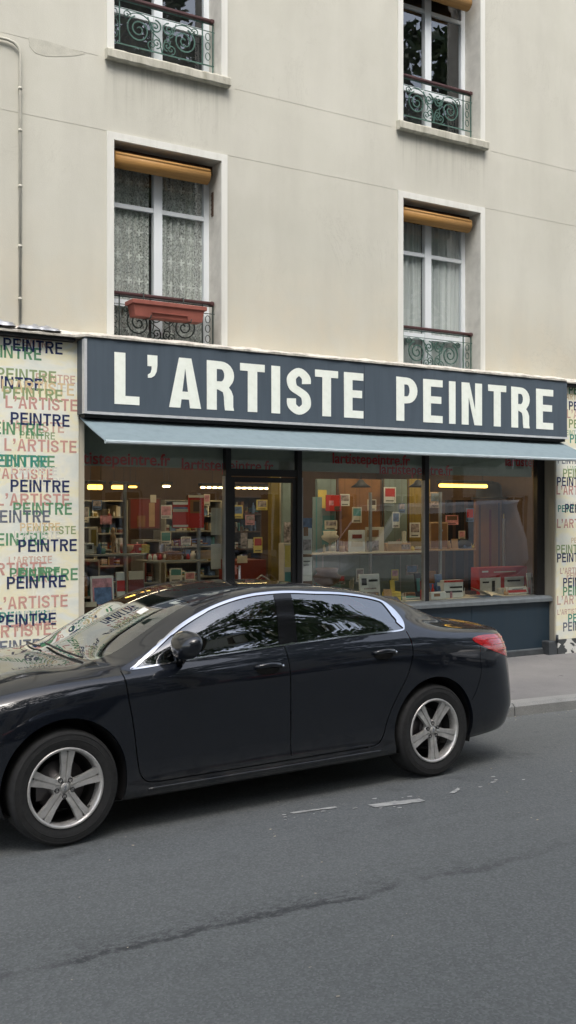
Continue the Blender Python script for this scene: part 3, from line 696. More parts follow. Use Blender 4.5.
for xa, xb, za, zb in ((3.56, 5.176, .85, 2.97), (5.255, 6.10, 2.405, 2.97), (6.174, 7.916, .85, 2.97), (7.99, 9.80, .85, 2.97)):
    b = MB(); b.add([(xa, GY, za), (xb, GY, za), (xb, GY, zb), (xa, GY, zb)], [(0, 1, 2, 3)]); P(b, 'window_pane', 'shopglass')
b = MB()
for xa, xb, za, zb in ((5.262, 5.31, .18, 2.315), (6.045, 6.093, .18, 2.315), (5.312, 6.043, 2.26, 2.315), (5.312, 6.043, .18, .36)): b.box(xa, xb, GY - .01, GY + .03, za, zb)
dr = P(b, 'door', 'shopframe')
b = MB(); b.add([(5.31, GY + .01, .36), (6.045, GY + .01, .36), (6.045, GY + .01, 2.26), (5.31, GY + .01, 2.26)], [(0, 1, 2, 3)]); P(b, 'pane', 'shopglass', dr)
b = MB(); b.tube([(5.34, GY - .06, .95), (5.34, GY - .06, 1.35)], .014, 8); b.box(5.333, 5.347, GY - .06, GY - .01, .97, .985); b.box(5.333, 5.347, GY - .06, GY - .01, 1.315, 1.33); P(b, 'handle', 'alu', dr)
# inner fascia band with web address lettering
b = MB(); b.box(3.56, 9.78, GY + .06, GY + .075, 2.40, 2.98); P(b, 'inner_fascia', 'fascia')
def font_mesh(text, size, name, off=.0):
    cu = bpy.data.curves.new(name, 'FONT'); cu.body = text; cu.size = size; cu.offset = off; cu.extrude = .001
    o = bpy.data.objects.new(name, cu); COL.objects.link(o); bpy.context.view_layer.update()
    me = bpy.data.meshes.new_from_object(o.evaluated_get(bpy.context.evaluated_depsgraph_get())); bpy.data.objects.remove(o); me.name = name; me.materials.clear(); return me
for px, py, s in ((66, 463, .173), (181, 469.5, .173), (332, 463, .173), (379, 473.5, .173), (505, 465.5, .173)):
    p = at(px, py, GY + .055); me = font_mesh('lartistepeintre.fr', s, 'web_address', .003)
    xs_ = [v.co.x for v in me.vertices]
    o = link('web_address', me, M['fasciared'], sf); o.matrix_local = Matrix.Translation((p.x - 6.7, .055, p.z - .1)) @ FACE

# ------------------------------------------------------------------ mural panels
def mural(name, label, x0, x1, rows_):
    t = thing(name, label, 'painted panel', ((x0 + x1) / 2, WY, .3)); b = MB(); b.box(x0, x1, WY - .012, WY - .001, .275, 3.58); W2L(b, t).build('panel', M['panel'], t)
    for k, (text, col, ax, px, py, h) in enumerate(rows_):
        p = at(px, py, WY - .013); lp, wd = caps_loops(text, h); X = p.x - wd if ax == 'r' else p.x
        keep = []
        lo, hi = x0 + .002, x1 - .002
        for l in lp:                                        # letters cut by the panel edge are trimmed at it
            l2 = [(min(max(a + X, lo), hi) - X, c) for a, c in l]
            if max(a for a, c in l2) - min(a for a, c in l2) > .004: keep.append(l2)
        me = outline_mesh(keep, 'lettering', 0); o = link('lettering', me, TXT[col], t)
        o.matrix_local = Matrix.Translation((X - t.location.x, -.0124 - k * .00006, p.z - .3)) @ FACE
PE, LA = 'PEINTRE', "L'ARTISTE"; h = .118
L_rows = [(LA, 'pink', 'r', 39, 340, h), (PE, 'green', 'r', 41.4, 360.6, h), (PE, 'navy', 'r', 62.5, 354.7, h), (PE, 'palepink', 'r', 75, 384, .08), (PE, 'olive', 'r', 56, 383.6, h), (PE, 'navy', 'r', 42, 391, h), (LA, 'orange', 'r', 74, 396, h), (PE, 'olive', 'r', 62.5, 402, h),
    (LA, 'pink', 'r', 77.5, 411.7, h), (LA, 'palepink', 'r', 64, 433, .10), (PE, 'green', 'r', 43.7, 436, h), (PE, 'navy', 'r', 69.5, 427, h), (LA, 'pink', 'r', 76.5, 453, h), (PE, 'green', 'r', 54.7, 468, h), (PE, 'teal', 'r', 47.6, 468, h),
    (LA, 'pink', 'r', 53, 479.7, .1), (LA, 'white', 'r', 57, 475, .075), (PE, 'navy', 'r', 69.4, 492.6, h), (LA, 'pink', 'r', 69.4, 506, h), (PE, 'green', 'r', 72, 514.8, h), (PE, 'slate', 'r', 50, 522.5, h), (PE, 'orange', 'r', 60, 531, .08),
    (PE, 'green', 'r', 47, 545, h), (LA, 'white', 'r', 60, 538.5, .075), (PE, 'navy', 'r', 76.8, 551, h), (LA, 'palepink', 'r', 52, 563, .07), (LA, 'pink', 'r', 46.6, 574, h), (PE, 'green', 'r', 60, 577, .10), (PE, 'green', 'r', 77.8, 580, h), (PE, 'navy', 'r', 66, 587, h),
    (LA, 'pink', 'r', 67.7, 606.5, h), (PE, 'teal', 'r', 50, 620, .10), (LA, 'white', 'r', 56, 617, .075), (PE, 'navy', 'r', 56, 624.5, h), (LA, 'pink', 'r', 51, 634.7, h), (PE, 'slate', 'r', 50, 650, h), (PE, 'navy', 'r', 70, 664, h), (LA, 'pink', 'r', 60, 676, h), (PE, 'green', 'r', 66, 690, h)]
L_rows = [(random.choice((PE, LA)), random.choice(('palepink', 'olive', 'white', 'palepink', 'palegreen', 'orange')), 'r', random.uniform(30, 76), 338 + 9.3 * k + random.uniform(-3, 3), random.choice((.07, .08))) for k in range(1, 36, 5)] + L_rows
mural('mural_panel', 'cream mural panel of overlapping painted PEINTRE words, left of the shop window', 2.0, 3.468, L_rows)
R_rows = [(PE, 'green', 'l', 569, 394, h), (PE, 'navy', 'l', 569, 410, h), (LA, 'palepink', 'l', 567, 418, h), (PE, 'olive', 'l', 569, 428, h), (PE, 'teal', 'l', 570, 443, h), (PE, 'slate', 'l', 558, 463.5, .09), (PE, 'olive', 'l', 563, 477.6, h), (PE, 'navy', 'l', 557, 486, h), (LA, 'pink', 'l', 556.5, 494.5, h),
    (PE, 'teal', 'l', 558, 512, .09), (PE, 'navy', 'l', 565, 512.8, h), (LA, 'pink', 'l', 557, 528, h), (PE, 'olive', 'l', 556, 554, h), (PE, 'navy', 'l', 557, 562.5, h), (LA, 'palepink', 'l', 560, 574, .08), (PE, 'green', 'l', 563, 596, h), (PE, 'navy', 'l', 563, 587, h),
    (LA, 'palepink', 'l', 557, 605, h), (PE, 'teal', 'l', 568, 623, h), (PE, 'slate', 'l', 563, 631.5, h)]
R_rows = [(random.choice((PE, LA)), random.choice(('palepink', 'palegreen', 'white', 'orange')), 'l', random.uniform(556, 574), 390 + 9 * k, random.choice((.07, .08))) for k in range(1, 27, 4)] + R_rows
mural('mural_panel', 'cream mural panel of overlapping painted words, right of the shop window', 9.957, 11.6, R_rows)

# ================================================================== SHOP INTERIOR
b = MB()
b.add([(3.3, 9.99, .15), (10.2, 9.99, .15), (10.2, 14, .15), (3.3, 14, .15)], [(0, 1, 2, 3)], 1)
b.add([(3.3, 9.99, 2.94), (10.2, 9.99, 2.94), (10.2, 14, 2.94), (3.3, 14, 2.94)], [(3, 2, 1, 0)], 2)
b.add([(3.3, 14, .15), (10.2, 14, .15), (10.2, 14, 2.94), (3.3, 14, 2.94)], [(0, 1, 2, 3)], 0)
b.add([(3.3, 9.99, .15), (3.3, 14, .15), (3.3, 14, 2.94), (3.3, 9.99, 2.94)], [(0, 1, 2, 3)], 0)
b.add([(10.2, 9.99, .15), (10.2, 14, .15), (10.2, 14, 2.94), (10.2, 9.99, 2.94)], [(3, 2, 1, 0)], 0)
W2L(b, bld).build('shop_room', [M['roomwall'], M['roomfloor'], M['roomceil']], bld)
def rect(px0, py0, px1, py1, Y):
    a, c = at(px0, (py0 + py1) / 2, Y), at(px1, (py0 + py1) / 2, Y); m = (px0 + px1) / 2
    return a.x, c.x, at(m, py1, Y).z, at(m, py0, Y).z
def item(name, label, cat, px0, py0, px1, py1, Y, dep, mat, deco=(), group=None, lean=0, base=None):
    """a boxy article: body with bevelled edges and children; deco = (name, u0, u1, v0, v1, material) in face fractions"""
    x0, x1, z0, z1 = rect(px0, py0, px1, py1, Y)
    if base is not None: z0 = base
    w, h_ = x1 - x0, z1 - z0; t = thing(name, label, cat, ((x0 + x1) / 2, Y + dep / 2, z0), 0, group)
    t.rotation_euler.x = lean
    b = MB(); b.box(-w / 2, w / 2, -dep / 2, dep / 2, 0, h_, bev=min(.006, dep / 5, w / 6)); b.build('body', M[mat], t)
    for k, (dn, u0, u1, v0, v1, dm) in enumerate(deco):
        b = MB(); b.box(-w / 2 + w * u0, -w / 2 + w * u1, -dep / 2 - .002 - .0012 * k, -dep / 2 + .001, h_ * v0, h_ * v1); b.build(dn, M[dm], t)
    return t
# vitrine platforms and display shelves
def shelf(label, px0, px1, py, Y, dep, mat='shelf', th=.022, legs=()):
    x0, x1 = at(px0, py, Y).x, at(px1, py, Y).x; z = at((px0 + px1) / 2, py, Y).z
    t = thing('display_shelf', label, 'shelf', ((x0 + x1) / 2, Y + dep / 2, z)); w = x1 - x0
    b = MB(); b.box(-w / 2, w / 2, -dep / 2, dep / 2, -th, 0, bev=.004); b.build('board', M[mat], t)
    for lx in legs:
        b = MB(); xx = at(lx, py, Y).x - t.location.x; b.box(xx - .016, xx + .016, -dep / 2 + .02, -dep / 2 + .052, .86 - z, .75 if z < 1.9 else .4); b.build('post', M['alu'], t)
    return z
for lab, xa, xb in (('low display platform behind the left shop pane', 3.56, 5.17), ('long low display platform behind the two right shop panes', 6.18, 9.78)):
    t = thing('display_platform', lab, 'platform', ((xa + xb) / 2, 10.4, .16)); w = (xb - xa) / 2
    b = MB(); b.box(-w, w, -.44, .5, .64, .69, bev=.008); b.build('top', M['cream'], t)
    b = MB(); b.box(-w + .03, w - .03, -.40, .46, 0, .639); b.build('carcass', M['dwood'], t)
PZ = .852
zA = shelf('pale shelf with small wooden figures, far left in the shop window', 76, 146, 554, 10.35, .32, legs=(126,))
zB = shelf('pale shelf lined with paint pots, beside the two leaning red posters', 147, 207, 560, 10.5, .32, legs=(200,))
zC = shelf('pale shelf holding framed pictures behind the middle pane', 318, 424, 552, 10.55, .38, 'cream', legs=(372,))
zD = shelf('wooden shelf carrying a wooden case behind the right pane', 429, 476, 549, 10.5, .35, 'wood', legs=(442, ))
item('brush_card', 'cream card with dark V shape on the far left shelf', 'card', 81, 527, 98, 554, 10.5, .02, 'cream', (('print', .1, .45, .35, .95, 'dwood'), ('print', .6, .9, .3, .9, 'ochre')), base=zA)
item('small_box', 'small white box with dark window on the far left shelf', 'box', 85, 543, 94, 554, 10.38, .07, 'white', (('print', .2, .8, .45, .8, 'blackplast'),), base=zA)
def lathe_thing(name, label, cat, px, py0, py1, Y, prof, mat, group=None, base=None):
    p = at(px, py1, Y); z0 = base if base is not None else p.z; h_ = at(px, py0, Y).z - z0
    b = MB(); b.lathe([(r * h_, z * h_) for r, z in prof], lambda x, y, z: (x, y, z), 14)
    o = b.build(name, M[mat], None); o.location = (p.x, Y, z0); return tag(o, label, cat, group)
FIG = [(0, 0), (.16, 0), (.16, .03), (.05, .05), (.07, .25), (.045, .38), (.10, .55), (.11, .66), (.04, .74), (.075, .84), (.07, .95), (0, 1)]
lathe_thing('wooden_figure', 'tall pale wooden figure on the far left shelf', 'figure', 113, 527, 554, 10.45, FIG, 'wood', base=zA)
lathe_thing('wooden_figure', 'short stout wooden figure beside the tall one on the left shelf', 'figure', 119, 539, 554, 10.42, FIG, 'cream', base=zA)
lathe_thing('wooden_bowl', 'small turned wooden bowl near the shelf post', 'bowl', 127, 545, 554, 10.45, [(0, 0), (.3, 0), (.32, .1), (.75, .5), (.8, 1), (.7, 1), (.6, .5), (0, .2)], 'wood', base=zA)
item('red_box', 'small bright red box at the end of the far left shelf', 'box', 137, 544, 146, 556, 10.45, .06, 'red', (('label_strip', .2, .8, .3, .6, 'white'),), base=zA)
item('picture', 'framed blue and pink landscape picture low in the left shop pane', 'picture', 92, 576, 115, 604, 10.05, .02, 'white', (('image', .07, .93, .06, .94, 'pink'), ('image', .14, .9, .3, .72, 'blue'), ('image', .25, .8, .12, .28, 'white')), lean=-.12, base=PZ)
item('book', 'tall red and white book leaning beside the landscape picture', 'book', 118, 572, 126, 603, 10.12, .03, 'white', (('band', .0, 1, .05, .25, 'red'), ('band', .0, 1, .55, .8, 'red')), lean=-.1, base=PZ)
item('poster', 'dark red poster with small white figure standing low in the left pane', 'poster', 130, 571, 145, 603, 10.2, .015, 'darkred', (('image', .45, .9, .05, .5, 'white'), ('image', .0, 1, .8, 1, 'cream')), lean=-.1, base=PZ)
item('basket', 'small dark basket of papers at the lower left corner of the shop window', 'basket', 84, 604, 98, 612, 10.0, .12, 'dwood', (('paper', .1, .9, .8, 1.15, 'cream'),), base=PZ)
for k, px in enumerate((150, 155, 160, 165, 170, 176, 182, 188, 193, 197)):
    lathe_thing('paint_pot', 'small paint pot in the row on the shelf beside the red posters', 'pot', px, 560 - random.choice((5, 6, 7, 9)), 560, 10.6, [(0, 0), (.33, 0), (.33, .7), (.2, .75), (.2, 1), (0, 1)], random.choice(['white', 'red', 'cream', 'blue', 'alu']), 'paint pots on the shelf', base=zB)
item('poster', 'red poster with white bands hanging in the left shop pane', 'poster', 173, 502, 188, 528, 10.45, .012, 'red', (('band', 0, 1, .9, 1, 'white'), ('band', .0, 1, .62, .74, 'cream'), ('band', 0, 1, .04, .12, 'white'), ('band', .0, .95, .74, .8, 'blue')))
item('poster', 'brown and red poster hanging just right of the banded red one', 'poster', 188.5, 495, 204, 528, 10.5, .012, 'red', (('image', .1, .8, .45, .85, 'orange'), ('image', .3, .7, .5, .8, 'dwood'), ('band', 0, 1, .92, 1, 'cream')))
item('painting', 'dark painting with pale nude figures deep behind the left pane', 'painting', 129, 498, 161, 530, 11.2, .03, 'dwood', (('image', .05, .95, .06, .96, 'darkred'), ('image', .62, .8, .1, .85, 'wood'), ('image', .25, .5, .1, .45, 'orange'), ('image', .66, .84, .86, 1.1, 'cream')))
item('paper_sheet', 'upper pale paper sheet taped beside the shop door', 'paper', 211, 508, 221, 535, 9.96, .003, 'cream'), item('paper_sheet', 'lower pale paper sheet taped beside the shop door', 'paper', 211, 544, 221, 569, 9.96, .003, 'cream')
def rack(label, px0, py0, px1, py1, Y, dep, n, mat='shelf', cat='shelving', goods=True):
    x0, x1, z0, z1 = rect(px0, py0, px1, py1, Y); z0 = .16; w = x1 - x0
    t = thing('shelving_unit', label, cat, ((x0 + x1) / 2, Y + dep / 2, z0)); H = z1 - z0
    b = MB(); b.box(-w / 2, -w / 2 + .02, -dep / 2, dep / 2, 0, H); b.box(w / 2 - .02, w / 2, -dep / 2, dep / 2, 0, H); b.box(-w / 2 + .02, w / 2 - .02, dep / 2 - .01, dep / 2, 0, H); b.build('carcass', M[mat], t)
    for k in range(n):
        z = H * (k + 1) / n - .02; b = MB(); b.box(-w / 2 + .021, w / 2 - .021, -dep / 2, dep / 2 - .011, z, z + .018); b.build('shelf_board', M[mat], t)
    if goods:
        g = MB(); ml = ['darkred', 'cream', 'blue', 'orange', 'white', 'dwood', 'ochre', 'teal']
        for k in range(n):
            z = H * k / n + .001 if k else .02; x = -w / 2 + .03; top = H / n - .06
            while x < w / 2 - .09:
                ww = random.choice((.012, .018, .03, .05, .08)); hh = top * random.uniform(.2, .95); y_ = -dep / 2 + random.uniform(.01, .12); r_ = random.random()
                if r_ < .35: g.box(x, x + ww * .93, y_, dep / 2 - .03, z, z + hh, random.randrange(8), M=Matrix.Rotation(random.uniform(-.004, .004), 4, 'Y'))
                elif r_ < .6: g.lathe([(ww * .45, 0), (ww * .45, hh * .6), (ww * .2, hh * .75), (ww * .2, hh * .9), (0, hh * .9)], lambda a_, b_, c_: (x + ww / 2 + a_, y_ + ww / 2 + b_, z + c_), 8, random.randrange(8))
                elif r_ < .85:
                    for q_ in range(random.randint(2, 5)): g.box(x + random.uniform(0, .01), x + max(ww, .05), y_, y_ + .15, z + .022 * q_, z + .022 * q_ + .017, random.randrange(8))
                    ww = max(ww, .055)
                x += ww
        o = g.build('shelved_goods', [M[m] for m in ml], t); o['kind'] = 'stuff'
    return t
rack('low pale cabinet behind the left pane', 143, 540, 161, 592, 10.9, .35, 3)
rack('tall pale shelving along the back wall on the left', 78, 500, 128, 560, 12.8, .4, 9, 'shelf')
rack('tall pale shelving along the back wall behind the red posters', 165, 500, 222, 560, 13.2, .4, 9, 'shelf')
rack('dark shelving seen through the door', 232, 496, 262, 560, 13.0, .4, 8, 'dwood')
rack('dark shelving at the far right behind the red box display', 500, 492, 530, 560, 12.0, .4, 6, 'dwood')
rack('low pale cabinet of drawers at the far left behind the landscape picture', 78, 560, 100, 600, 11.0, .35, 3)
item('cabinet', 'dark red cabinet seen through the shop door', 'cabinet', 237, 560, 266, 600, 11.6, .5, 'darkred', (('drawer', .06, .94, .55, .78, 'red'), ('drawer', .06, .94, .3, .52, 'red'), ('paper', .0, .35, .97, 1.05, 'cream')), base=.16)
item('wall_panel', 'tall ochre wall panel seen through the shop door', 'panel', 271, 475, 281, 560, 11.8, .08, 'ochre', (('edge', .86, 1, 0, 1, 'cream'),), base=.16)
item('display_board', 'greenish display board just right of the ochre panel', 'board', 283, 478, 292, 575, 11.0, .05, 'greenpan', (('print', .1, .9, .55, .75, 'print1'), ('print', .1, .9, .3, .5, 'cream')), base=.16)
item('leaflet_stand', 'narrow stand of yellow and pink leaflets inside the door', 'stand', 284, 543, 293, 585, 10.3, .12, 'cream', (('leaflet', .1, .9, .80, .98, 'yellow'), ('leaflet', .1, .9, .55, .76, 'teal'), ('leaflet', .1, .9, .36, .52, 'pink'), ('leaflet', .1, .9, .15, .33, 'pink')), base=.16)
tc = thing('metal_chair', 'thin metal chair frame inside the door beside the red cabinet', 'chair', tuple(at(270, 590, 11.1)[:2]) + (.16,))
b = MB()
for s in (-.15, .15): b.tube([(s, -.2, 0), (s, -.19, .45), (s * .9, .16, .50), (s * .9, .2, .9), (0, .21, .98)], .011, 6); b.tube([(s, .2, 0), (s * .95, .1, .46)], .011, 6)
b.build('frame', M['alu'], tc); b = MB(); b.box(-.17, .17, -.2, .17, .45, .475, bev=.008); b.build('seat', M['cream'], tc)
item('window_poster', 'blue and white photo poster stuck on the pane right of the door', 'poster', 302, 518, 312, 554, 9.93, .003, 'white', (('image', .0, 1, .72, 1, 'blue'), ('image', .15, .6, .5, .75, 'orange'), ('image', .1, .9, .1, .4, 'print1')))
item('window_poster', 'white notice stuck on the pane under the blue photo poster', 'poster', 302, 557, 312, 581, 9.93, .003, 'white', (('print', .15, .8, .8, .84, 'blackplast'), ('print', .15, .7, .65, .68, 'blackplast')))
item('hanging_cloth', 'grey-green cloth strip hanging beside the poster on the glass', 'cloth', 313, 497, 322, 590, 10.75, .02, 'greenpan', (('fold', .3, .45, 0, 1, 'teal'),))
item('back_board', 'orange-brown back board behind the middle pane', 'board', 337, 479, 382, 552, 11.05, .04, 'orange', (('edge', 0, .04, 0, 1, 'dwood'), ('edge', .96, 1, 0, 1, 'dwood')))
item('back_board', 'olive grey back board between the orange board and the ochre one', 'board', 383, 479, 407, 552, 11.05, .04, 'greenpan', (('edge', 0, .05, 0, 1, 'dwood'),))
item('back_board', 'ochre back board beside the right mullion', 'board', 408, 479, 430, 552, 11.05, .04, 'ochre', (('edge', .0, .06, 0, 1, 'dwood'),))
item('back_board', 'yellowish green back board left of the orange one', 'board', 317, 479, 336, 552, 11.05, .04, 'greenpan', (('patch', .05, .5, .6, .85, 'yellow'), ('patch', .1, .9, .1, .5, 'teal')))
item('lower_board', 'pale grey-green board under the picture shelf, left half', 'board', 322, 555, 372, 597, 10.85, .03, 'greenpan', (('edge', .0, .03, 0, 1, 'alu'),)), item('lower_board', 'pale grey-green board under the picture shelf, right half', 'board', 373, 555, 428, 597, 10.85, .03, 'greenpan', (('edge', .48, .5, 0, 1, 'alu'),))
item('red_sign', 'red card with pale print high in front of the yellowish board', 'card', 326, 495, 341, 511, 10.9, .01, 'red', (('print', .2, .5, .35, .65, 'pink'), ('print', .55, .9, .05, .3, 'dwood')))
for lab, px in (('left dark pendant lamp shade hanging behind the middle pane', 361), ('right dark pendant lamp shade hanging beside the mullion', 418)):
    p = at(px, 484, 10.6); t = thing('pendant_lamp', lab, 'lamp', (p.x, p.y, p.z - .04))
    b = MB(); b.lathe([(.002, .10), (.03, .09), (.06, .05), (.13, .0), (.125, -.002), (.05, .04), (.002, .07)], lambda x, y, z: (x, y, z), 18); b.build('shade', M['blackplast'], t)
    b = MB(); b.tube([(0, 0, .10), (0, 0, 2.93 - t.location.z)], .006, 6); b.build('cord', M['blackplast'], t)
CUP = [(0, 0), (.35, 0), (.35, .04), (.06, .08), (.06, .45), (.35, .6), (.42, .75), (.3, .85), (.34, 1), (0, 1)]
lathe_thing('table_lamp', 'small lamp with white shade on the left end of the picture shelf', 'lamp', 330, 531, 552, 10.65, CUP, 'cream', base=zC)
lathe_thing('table_lamp', 'small dark lamp standing low behind the middle pane near the door', 'lamp', 327, 568, 597, 10.3, CUP, 'dwood', base=PZ)
item('picture', 'white framed picture of dark blots on the picture shelf', 'picture', 349, 530, 365, 553, 10.6, .02, 'white', (('image', .2, .8, .62, .8, 'darkred'), ('image', .15, .85, .25, .5, 'cream')), base=zC)
item('picture', 'cream picture with orange and grey print at the right of the white one', 'picture', 366, 527, 384, 553, 10.62, .02, 'cream', (('image', .08, .7, .6, .88, 'orange'), ('image', .05, .7, .05, .45, 'print1')), base=zC)
item('brush_case', 'pale open case of brushes on the right part of the picture shelf', 'case', 387, 543, 411, 553, 10.6, .14, 'wood', (('lid', .05, .6, .9, 1.2, 'cream'), ('print', .6, .95, .2, .8, 'print1')), base=zC)
lathe_thing('brush_jar', 'jar with tall brushes between the case and the mullion', 'jar', 404, 531, 552, 10.7, [(0, 0), (.16, 0), (.17, .5), (.10, .52), (.13, .98), (.02, 1), (0, 1)], 'shelf', base=zC)
item('newspaper', 'white printed newspaper standing low behind the middle pane', 'newspaper', 361, 574, 381, 601, 10.1, .02, 'white', (('print', .1, .35, .6, .85, 'blackplast'), ('print', .45, .9, .72, .8, 'blackplast'), ('print', .2, .8, .45, .5, 'print1'), ('print', .3, .9, .15, .35, 'print1')), lean=-.12, base=PZ)
item('folded_cloth', 'yellow folded cloth on the platform behind the middle pane', 'cloth', 389, 592, 401, 602, 10.1, .14, 'yellow', (('fold', 0, 1, .45, .5, 'ochre'),), base=PZ)
item('book', 'teal book lying flat left of the mullion', 'book', 402, 597, 420, 603, 10.1, .2, 'teal', (('pages', .02, .98, .2, .75, 'white'),), base=PZ)
item('book', 'dark book standing tilted against the mullion', 'book', 417, 573, 423, 603, 10.1, .02, 'blackplast', (('print', .2, .8, .3, .8, 'teal'),), lean=-.15, base=PZ)
item('wooden_case', 'wooden painting case on the shelf behind the right pane', 'case', 430, 522, 448, 549, 10.6, .10, 'wood', (('panel', .06, .94, .06, .94, 'orange'), ('clasp', .45, .55, .4, .5, 'alu'), ('clasp', .6, .7, .65, .72, 'alu')), base=zD)
lathe_thing('small_jug', 'small dark jug on the right shelf', 'jug', 464, 539, 549, 10.6, [(0, 0), (.5, 0), (.8, .3), (.8, .6), (.4, .8), (.5, 1), (0, 1)], 'blackplast', base=zD)
item('hanging_apron', 'long brown-orange smock hanging behind the right pane', 'smock', 476, 500, 502, 595, 10.95, .05, 'orange', (('fold', .1, .18, 0, .95, 'dwood'), ('fold', .5, .58, 0, .9, 'darkred'), ('fold', .85, .9, 0, .97, 'dwood')))
lathe_thing('dark_hat', 'dark round hat above the brown smock', 'hat', 489, 482, 499, 10.9, [(0, 0), (1.1, .02), (1.1, .08), (.8, .12), (.72, .8), (.5, 1), (0, 1)], 'blackplast')
item('dark_curtain', 'dark curtain between the wooden shelf and the brown smock', 'curtain', 447, 500, 475, 600, 11.3, .04, 'blackplast', (('fold', .2, .3, 0, 1, 'dwood'), ('fold', .6, .75, 0, 1, 'dwood')))
item('book', 'orange-covered book standing behind the right pane by the mullion', 'book', 431, 571, 439, 600, 10.15, .03, 'orange', (('print', .0, 1, .0, .55, 'blue'),), lean=-.2, base=PZ)
item('book', 'blue book standing beside the orange-covered one', 'book', 438, 574, 444, 600, 10.1, .03, 'blue', (('band', .1, .9, .5, .65, 'white'),), lean=-.15, base=PZ)
item('paint_set', 'white box with dark wavy stripes behind the right pane', 'box', 444, 580, 463, 600, 10.05, .08, 'white', (('stripe', .05, .95, .30, .40, 'blackplast'), ('stripe', .3, .95, .55, .64, 'blackplast'), ('band', 0, 1, .88, 1, 'red')), base=PZ)
item('paint_set', 'low white box in front of the striped box', 'box', 431, 592, 446, 600, 9.98, .06, 'white', (('print', .2, .6, .4, .8, 'orange'),), base=PZ)
bk = thing('open_book', 'open book lying with curled pages left of the red display box', 'book', tuple(at(486, 596, 10.05)[:2]) + (PZ,))
b = MB(); vs = []
for i in range(13):
    u = -1 + i / 6; z = .004 + .05 * abs(u) ** .5 * (1 - abs(u) ** 2 * .75) + (.07 * max(0, -u) ** 2); vs += [(u * .17, -.11, z), (u * .17, .11, z + .03)]
b.add(vs, [(2 * i, 2 * i + 2, 2 * i + 3, 2 * i + 1) for i in range(12)], 0, True); b.build('pages', M['cream'], bk)
b = MB(); b.box(-.18, .18, -.115, .115, 0, .004); b.build('cover', M['blue'], bk)
rb = item('display_box', 'red display box with big white panels at the right end of the shop window', 'box', 479, 567, 527, 600, 10.28, .16, 'red',
    (('white_panel', .02, .44, .0, .62, 'white'), ('white_panel', .52, .93, .0, .62, 'white'), ('print', .07, .2, .42, .48, 'blackplast'), ('print', .26, .32, .10, .5, 'blackplast'), ('print', .58, .85, .44, .50, 'blackplast'), ('print', .06, .18, .82, .88, 'white'), ('print', .3, .75, .80, .84, 'cream')), base=PZ)
item('paint_set', 'small white and red box leaning before the red display box', 'box', 507, 587, 528, 600, 10.05, .05, 'white', (('band', .05, .95, .2, .55, 'red'), ('print', .3, .8, .62, .7, 'blackplast')), lean=-.3, base=PZ)
item('card', 'narrow white card at the far right corner of the shop window', 'card', 528, 573, 534, 601, 10.1, .01, 'white', (('edge', .7, 1, 0, 1, 'print1'),), lean=-.1, base=PZ)
tg = thing('glass_rack_post', 'pair of slim metal posts by the red display box', 'rack', (9.35, 10.7, .85))
for px in (504, 518):
    p = at(px, 500, 10.7); b = MB(); b.box(p.x - 9.35 - .014, p.x - 9.35 + .014, -.014, .014, 0, 2.08 if px > 510 else 1.0); b.build('post', M['alu'], tg)
def clutter(where, base, Y0, Y1, px0, px1, n, hmax, seed):
    rn = random.Random(seed)
    for k in range(n):
        px = px0 + (px1 - px0) * (k + rn.uniform(.1, .9)) / n; Y = rn.uniform(Y0, Y1); p = at(px, 560, Y); hh = rn.uniform(.35, 1) * hmax; c_ = rn.choice(('white', 'red', 'cream', 'blue', 'wood', 'yellow', 'teal', 'dwood', 'orange', 'pink')); kind = rn.randrange(4)
        word = dict(white='white', red='red', cream='cream', blue='blue', wood='tan', yellow='yellow', teal='teal', dwood='dark brown', orange='rust brown', pink='pink')[c_]; b = MB()
        if kind == 0:
            r = rn.uniform(.015, .03); b.lathe([(0, 0), (r, 0), (r, hh * .6), (r * .45, hh * .78), (r * .45, hh), (0, hh)], lambda x, y, z: (x, y, z), 12); nm, ct = 'bottle', 'bottle'
        elif kind == 1:
            r = rn.uniform(.02, .035); b.lathe([(0, 0), (r, 0), (r * 1.1, hh * .5), (r * .95, hh * .5), (r * .9, .01), (0, .01)], lambda x, y, z: (x, y, z), 12)
            for q in range(5): a = q * 1.26; b.tube([(r * .3 * math.cos(a), r * .3 * math.sin(a), .02), (r * 1.1 * math.cos(a), r * 1.1 * math.sin(a), hh * (.8 + .08 * q))], .003, 5)
            nm, ct = 'brush_pot', 'brush pot'
        elif kind == 2:
            w_ = rn.uniform(.04, .09)
            for q in range(rn.randint(2, 6)): o_ = rn.uniform(-.008, .008); b.box(-w_ + o_, w_ + o_, -.06, .06, .016 * q, .016 * q + .013)
            nm, ct = 'paper_pad', 'paper pad'
        else:
            w_ = rn.uniform(.03, .07); Mx = Matrix.Rotation(rn.uniform(-.25, -.08), 4, 'X') @ Matrix.Rotation(rn.uniform(-.3, .3), 4, 'Z'); b.box(-w_, w_, -.006, .006, 0, hh, M=Mx, bev=.002); nm, ct = 'leaflet', 'leaflet'
        o = b.build(nm, M[c_]); o.location = (p.x, Y, base); tag(o, '%s %s %s' % (word, ct, where), ct, 'small art supplies ' + where)
clutter('on the far left window shelf', zA, 10.42, 10.6, 79, 146, 9, .17, 1)
clutter('on the shelf in front of the red posters', zB, 10.55, 10.75, 150, 206, 8, .14, 2)
clutter('on the platform behind the left pane', PZ, 10.0, 10.3, 82, 215, 12, .24, 3)
clutter('on the picture shelf behind the middle pane', zC, 10.62, 10.85, 322, 422, 12, .17, 4)
clutter('on the platform behind the middle pane', PZ, 10.0, 10.45, 310, 424, 14, .26, 5)
clutter('on the wooden shelf behind the right pane', zD, 10.55, 10.8, 431, 474, 6, .15, 6)
clutter('on the platform behind the right pane', PZ, 10.0, 10.5, 430, 534, 14, .24, 7)
rn = random.Random(11)
